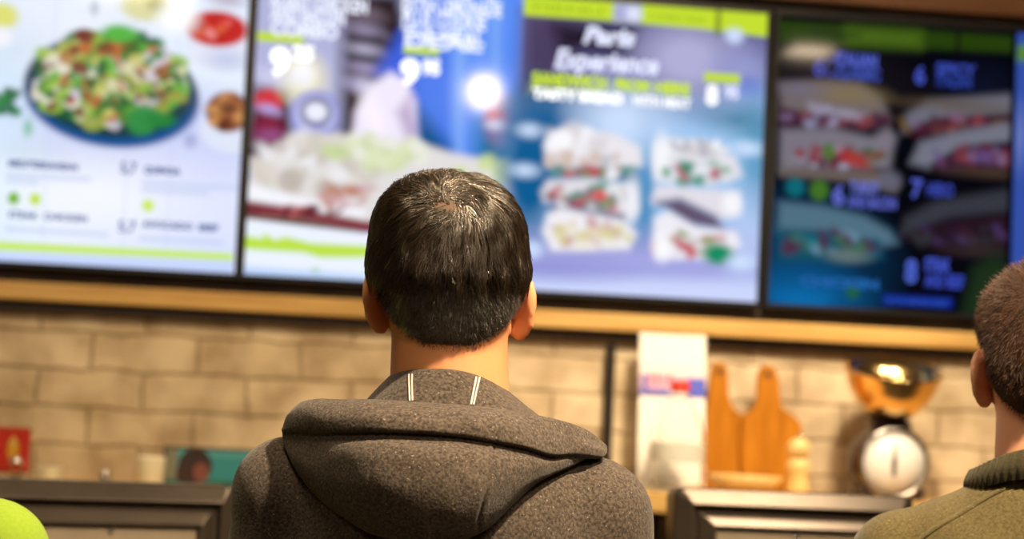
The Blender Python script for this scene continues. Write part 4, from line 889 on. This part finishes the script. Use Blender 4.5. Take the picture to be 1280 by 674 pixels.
# hood: rows of photo points with depth behind the body, lofted into one cloth surface
rowsD = [
 [(356, 545, .00), (366, 528, .00), (378, 515, -.01), (396, 509, -.02), (424, 508, -.045), (460, 508, -.065), (500, 510, -.078), (546, 513, -.082), (590, 516, -.082), (625, 520, -.075), (660, 526, -.06), (690, 532, -.04), (715, 539, -.02), (738, 550, -.00), (755, 568, .01)],
 [(355, 536, -.02), (363, 518, -.025), (373, 505, -.035), (390, 499.5, -.05), (422, 499, -.075), (460, 499, -.095), (500, 501, -.108), (546, 504, -.112), (590, 507, -.112), (625, 511, -.105), (660, 517, -.09), (690, 523, -.07), (715, 530, -.05), (738, 540, -.03), (757, 556, -.01)],
 [(352.5, 536, -.035), (358, 522, -.048), (370, 513, -.062), (392, 510, -.085), (424, 510, -.108), (462, 511, -.128), (502, 513, -.140), (546, 516, -.145), (588, 519, -.145), (622, 523, -.136), (656, 529, -.118), (687, 536, -.094), (714, 543, -.068), (739, 551, -.044), (759, 562, -.02)],
 [(352, 536.5, -.040), (362, 531, -.060), (380, 528, -.082), (404, 527, -.106), (432, 527, -.126), (466, 527, -.142), (504, 529, -.152), (546, 532, -.157), (586, 535, -.156), (620, 541, -.147), (654, 547, -.130), (687, 555, -.106), (714, 559, -.078), (738, 561, -.056), (757.5, 568, -.030)],
 [(352, 538, -.042), (366, 538, -.064), (388, 538, -.088), (412, 538, -.112), (440, 538, -.131), (473, 538, -.145), (508, 539, -.154), (546, 541, -.158), (584, 545, -.156), (619, 551, -.147), (656, 558, -.130), (692, 568, -.104), (714, 567, -.078), (737, 569, -.056), (753, 572, -.034)],
 [(352.5, 540, -.038), (366, 541, -.058), (388, 541.5, -.081), (412, 541.5, -.104), (440, 541.5, -.123), (473, 541.5, -.137), (508, 542.5, -.146), (546, 544.5, -.150), (584, 548.5, -.148), (619, 554.5, -.139), (655, 561.5, -.122), (690, 571, -.096), (712, 571, -.072), (734, 573, -.050), (748, 574, -.030)],
 [(354, 552, -.042), (368, 555, -.064), (390, 556, -.090), (414, 557, -.116), (442, 558, -.138), (474, 558, -.154), (508, 560, -.164), (546, 562, -.168), (582, 565, -.166), (615, 570, -.156), (648, 575, -.138), (680, 580, -.112), (700, 578, -.088), (722, 574, -.060), (741, 570, -.036)],
 [(364, 578, -.058), (378, 581, -.082), (400, 583, -.108), (424, 584, -.132), (450, 585, -.152), (480, 586, -.168), (512, 588, -.177), (546, 590, -.180), (580, 592, -.178), (610, 594, -.168), (636, 595, -.152), (660, 595, -.130), (680, 593, -.108), (698, 589, -.084), (713, 584, -.062)],
 [(383, 607, -.076), (398, 612, -.098), (418, 615, -.122), (440, 617, -.144), (464, 619, -.162), (490, 620, -.175), (518, 621, -.182), (546, 622, -.184), (574, 622, -.182), (600, 621, -.173), (622, 619, -.158), (642, 616, -.140), (656, 612, -.122), (667, 607, -.102), (676, 602, -.085)],
 [(409, 634, -.090), (424, 641, -.110), (442, 645, -.130), (462, 648, -.148), (484, 650, -.162), (506, 651, -.171), (528, 652, -.176), (550, 652, -.177), (572, 651, -.175), (592, 649, -.167), (610, 645, -.156), (625, 640, -.142), (636, 635, -.127), (643, 630, -.112), (648, 625, -.10)],
 [(428, 648, -.098), (444, 657, -.114), (460, 663, -.130), (478, 667, -.143), (498, 671, -.153), (518, 673, -.159), (538, 674, -.162), (558, 673, -.162), (576, 671, -.159), (592, 667, -.152), (606, 661, -.144), (618, 654, -.134), (626, 647, -.123), (632, 641, -.113), (636, 636, -.104)],
 [(438, 652, -.09), (452, 662, -.10), (468, 669, -.108), (486, 674, -.114), (504, 678, -.118), (522, 680, -.12), (540, 681, -.121), (558, 680, -.121), (574, 677, -.119), (588, 672, -.116), (600, 666, -.112), (611, 659, -.107), (618, 651, -.101), (623, 645, -.096), (627, 640, -.09)],
 [(442, 646, -.07), (456, 655, -.075), (470, 661, -.08), (488, 666, -.08), (506, 669, -.08), (522, 671, -.08), (540, 672, -.08), (556, 671, -.08), (572, 668, -.08), (586, 664, -.08), (597, 658, -.08), (607, 652, -.08), (614, 645, -.075), (619, 640, -.07), (622, 636, -.065)]]
NC, NR = 221, 150
R3 = [np.array([A.P(*q) for q in row]) for row in rowsD]
R3 = np.stack([catmull(r, NC) for r in R3])                     # rows, NC, 3
tt = [0]+list(np.cumsum([np.linalg.norm(R3[i+1]-R3[i], axis=1).mean() for i in range(len(R3)-1)]))
def along(R, t, s):
    i = np.clip(np.searchsorted(t, s, side='right')-1, 0, len(t)-2); T = np.gradient(R, t, axis=0); h = t[i+1]-t[i]; q = (s-t[i])/h
    return (2*q**3-3*q**2+1)*R[i]+(q**3-2*q**2+q)*h*T[i]+(-2*q**3+3*q**2)*R[i+1]+(q**3-q**2)*h*T[i+1]
ss = np.unique(np.r_[np.linspace(0, tt[-1], NR), np.linspace(tt[3], tt[6], 36)])
G = np.stack([along(R3, np.array(tt), x) for x in ss]); NR = len(ss)
flat = G.reshape(-1, 3)
fade = np.minimum(np.linspace(0, 1, NC), np.linspace(1, 0, NC))[None]*np.ones((NR, 1)); fade = np.clip(fade.ravel()*8, 0, 1)*np.clip((np.repeat(ss, NC)-tt[1])/.02, 0, 1)
flat[:, 1] += fade*shrink_noise(flat, .0042, 45, 21)+fade*shrink_noise(flat, .0016, 130, 22)
sx_r = np.interp(flat[:, 2], *zip(*sorted([(A.P(626, 512, -.13)[2], A.P(626, 512, -.13)[0]), (A.P(619, 552, -.147)[2], A.P(619, 552, -.147)[0]), (A.P(612, 594, -.168)[2], A.P(612, 594, -.168)[0]), (A.P(598, 648, -.165)[2], A.P(598, 648, -.165)[0])])))
sx_l = np.interp(flat[:, 2], *zip(*sorted([(A.P(476, 511, -.13)[2], A.P(476, 511, -.13)[0]), (A.P(470, 540, -.14)[2], A.P(470, 540, -.14)[0]), (A.P(462, 594, -.16)[2], A.P(462, 594, -.16)[0])])))
flat[:, 1] += .0030*np.exp(-((flat[:, 0]-sx_r)/.0014)**2)*fade-.0009*np.exp(-((flat[:, 0]-sx_r-.005)/.003)**2)*fade
flat[:, 1] += .0009*np.exp(-((flat[:, 0]-sx_l)/.0014)**2)*fade
G = flat.reshape(NR, NC, 3)
def side(col, sgn, k):                                            # cloth edge turning in towards the body
    q = col.copy(); q[:, 1] += .006*k; q[:, 0] -= sgn*.014*(k-1); q[:, 2] -= .004*(k-1); return q
G = np.concatenate([np.stack([side(G[:, 0], -.3, k) for k in (4, 3, 2, 1)], 1), G, np.stack([side(G[:, -1], .3, k) for k in (1, 2, 3, 4)], 1)], 1)
hoodo = mesh_np('hood', A.fin(G.reshape(-1, 3)), grid_faces(NR, G.shape[1]), MT['wool'], jk)
# collar ring round the neck
def ring(xl, xr, yb, yf, zb, zl, zr, zf, n=120, nz=0.0):
    out = []
    for k in range(n):
        a = 2*math.pi*k/n; cx, sy = math.cos(a), math.sin(a); x = (xl+xr)/2+(xr-xl)/2*np.sign(cx)*abs(cx)**.9; y = (yb+yf)/2+(yf-yb)/2*sy
        wz = {'r': max(cx, 0)**2, 'l': max(-cx, 0)**2, 'f': max(sy, 0)**2, 'b': max(-sy, 0)**2}
        out.append((x, y, zr*wz['r']+zl*wz['l']+zf*wz['f']+zb*wz['b']))
    return out
rings = [ring(-.060, .056, -.066, .055, 1.460, 1.458, 1.452, 1.42), ring(-.059, .052, -.0675, .056, 1.487, 1.480, 1.476, 1.44), ring(-.058, .049, -.0705, .058, 1.4925, 1.486, 1.482, 1.446),
         ring(-.061, .053, -.075, .062, 1.4915, 1.4845, 1.480, 1.443), ring(-.069, .064, -.084, .072, 1.483, 1.477, 1.472, 1.43), ring(-.078, .082, -.095, .082, 1.470, 1.4675, 1.458, 1.41), ring(-.088, .101, -.104, .092, 1.455, 1.456, 1.444, 1.39), ring(-.105, .125, -.108, .10, 1.43, 1.435, 1.42, 1.37)]
cr = np.stack([catmull(np.array([r[k] for r in rings]), 40) for k in range(120)], 1)
cf = cr.reshape(-1, 3); cf[:, 1] += shrink_noise(cf, .0016, 60, 9)
mesh_np('collar', A.fin(cf), grid_faces(40, 120, True), MT['wool'], jk)
# two pale hanging tapes on the collar
from mathutils.bvhtree import BVHTree
bvh = BVHTree.FromPolygons([Vector(v) for v in cf], grid_faces(40, 120, True))
def tape(p0, p1, w):
    L, Rr = [], []
    for k in range(13):
        t = k/12; px = p0[0]+(p1[0]-p0[0])*t; py = p0[1]+(p1[1]-p0[1])*t
        for dx, lst in ((-w/2, L), (w/2, Rr)):
            q = Vector(A.P(px+dx, py, -.2)); hit = bvh.ray_cast(q, Vector((0, 1, 0)), .3)
            lst.append((hit[0] if hit[0] else Vector(A.P(px+dx, py, -.1)))+Vector((0, -.0014, 0)))
    V = [tuple(v) for v in L]+[tuple(v) for v in Rr]+[(v.x, v.y+.002, v.z) for v in L]+[(v.x, v.y+.002, v.z) for v in Rr]; n = 13; F = []
    for k in range(n-1): F += [(k, n+k, n+k+1, k+1), (k, k+1, 2*n+k+1, 2*n+k), (n+k+1, n+k, 3*n+k, 3*n+k+1)]
    return V, F
for a, b in (((505.5, 464.5), (508, 500)), ((595.5, 468), (588.5, 505))):
    V1, F1 = tape((a[0]-2.1, a[1]), (b[0]-1.7, b[1]), 2.6); V2, F2 = tape((a[0]+2.3, a[1]), (b[0]+1.7, b[1]), 2.4); F2 = [tuple(i+len(V1) for i in f) for f in F2]
    o = mesh_np('hanger_loop', A.fin(V1+V2), F1+F2, MT['tape'], jk); o['label'] = 'pale grey hanging tape'

# ================================================================== the man in the olive sweater
B = Person(1312, 500, 2.56, .97, .02, YAW-.12, 'person at right edge in an olive sweater with short brown hair')
BV2, BQ2 = build_body(B, MT['skin_pale'])
jb = build_garments(B, MT['olive_knit'], rsh=.060, trap=(.052, .052), bulk=-.004, zsh=1.345, traplift=.018)
jb.name = 'sweater'
c, hd = is_head(BV2, BQ2)
s0 = hd & (c[:, 2] > hairline(c)+.004)
pc = [scalp_cap(BV2, BQ2, s0, .003)]
def crop_all(n, seed):
    rg = np.random.default_rng(seed); s = hd & (c[:, 2] > hairline(c)-.002); r, nn = face_points(BV2, BQ2, s, n, rg); h = r[:, 2]-hairline(r)
    keep = rg.random(n) < np.clip(.25+h/.02, 0, 1); r, nn, h = r[keep], nn[keep], h[keep]; up = np.clip((r[:, 2]-1.60)/.06, 0, 1)
    Ln = rg.uniform(.009, .013, len(r))*(np.clip(.4+h/.05, 0, 1)+.5*up); jt = rg.normal(size=r.shape)*.25
    fl0 = norm(nn*(.55+.2*up[:, None])+np.array([0, .1, -1.])*.7*(1-.6*up[:, None])+np.array([.1, .8, 0])*.5*up[:, None]+jt)
    return strands(r, lambda p, t: norm(fl0+np.array([0, 0, -.3])*t), Ln, 3, np.full(len(r), .0007), None, .3, rg)
pc.append(crop_all(17000, 8))
hair_obj(B, pc, MT['hair_brown'])['label'] = 'short clipped brown hair'
# ribbed collar
rg_ = []
for k in range(17):
    t = k/16; prof = math.sin(math.pi*t)
    rg_.append(ring(-.094-.004*prof+.005*t, .090+.004*prof-.005*t, -.088-.006*prof+.004*t, .074, 1.452+.034*t, 1.428+.028*t, 1.428+.028*t, 1.36+.03*t, 360))
rg_.append(ring(-.083, .080, -.078, .066, 1.486, 1.454, 1.454, 1.39, 360)); rg_.append(ring(-.078, .075, -.072, .060, 1.465, 1.435, 1.435, 1.37, 360))
rb = np.array(rg_); ph = np.arange(360)
out = np.stack([np.cos(ph/360*2*np.pi), np.sin(ph/360*2*np.pi), 0*ph], -1)*(.0011*np.sin(ph*2*np.pi/6))[:, None]
rb[:17] += out[None]
mesh_np('ribbed_collar', B.fin(rb.reshape(-1, 3)), grid_faces(19, 360, True), MT['olive_rib'], jb)['label'] = 'darker ribbed collar'
bvb = BVHTree.FromPolygons([tuple(v.co) for v in jb.data.vertices], [tuple(q.vertices) for q in jb.data.polygons])
def stitch(p, bv, pts, y0, w, n=60):
    V, F = [], []
    P = catmull(np.array([(a, b, 0) for a, b in pts]), n)
    for k in range(n):
        t = P[min(k+1, n-1)]-P[max(k-1, 0)]; nn_ = np.array([-t[1], t[0]])/(np.hypot(t[0], t[1])+1e-9)
        row = []
        for dx, hgt in ((-1, .0004), (-.45, -.0026), (.45, -.0026), (1, .0004)):
            c_, q_ = math.cos(-p.rz), math.sin(-p.rz); Rz = np.array([[c_, -q_, 0], [q_, c_, 0], [0, 0, 1]])
            hit = bv.ray_cast(Vector(Rz@(CAM-p.o)/p.S), Vector(Rz@ray(P[k, 0]+nn_[0]*dx*w, P[k, 1]+nn_[1]*dx*w)).normalized(), 6)
            if hit[0]: row.append((hit[0].x, hit[0].y+hgt, hit[0].z))
        if len(row) == 4: V += row
    return V, grid_faces(len(V)//4, 4)
V, F = stitch(B, bvb, [(1140, 682), (1165, 663), (1200, 642), (1240, 618), (1290, 594)], -.25, 3.6)
mesh_np('raglan_seam', V, F, MT['olive_knit'], jb)

# ================================================================== the person in the lime jacket
Lp = Person(-165, 560, 2.50, .945, .03, YAW, 'person at lower left edge in a lime yellow jacket, only the shoulder showing')
BV3, BQ3 = build_body(Lp, MT['skin'])
jl = build_garments(Lp, MT['hivis'])
c, hd = is_head(BV3, BQ3); BV2, BQ2 = BV3, BQ3
s0 = hd & (c[:, 2] > hairline(c)+.004)
hair_obj(Lp, [scalp_cap(BV3, BQ3, s0, .004), crop_all(6000, 18)], MT['hair_dark'])
rl = np.array([ring(-.082, .080, -.085, .072, 1.395, 1.375, 1.375, 1.33), ring(-.080, .078, -.084, .070, 1.43, 1.405, 1.405, 1.36), ring(-.072, .070, -.076, .064, 1.462, 1.435, 1.435, 1.39), ring(-.069, .067, -.072, .060, 1.462, 1.435, 1.435, 1.39), ring(-.070, .068, -.074, .062, 1.42, 1.40, 1.40, 1.35)])
mesh_np('collar', Lp.fin(rl.reshape(-1, 3)), grid_faces(5, 120, True), MT['hivis'], jl)
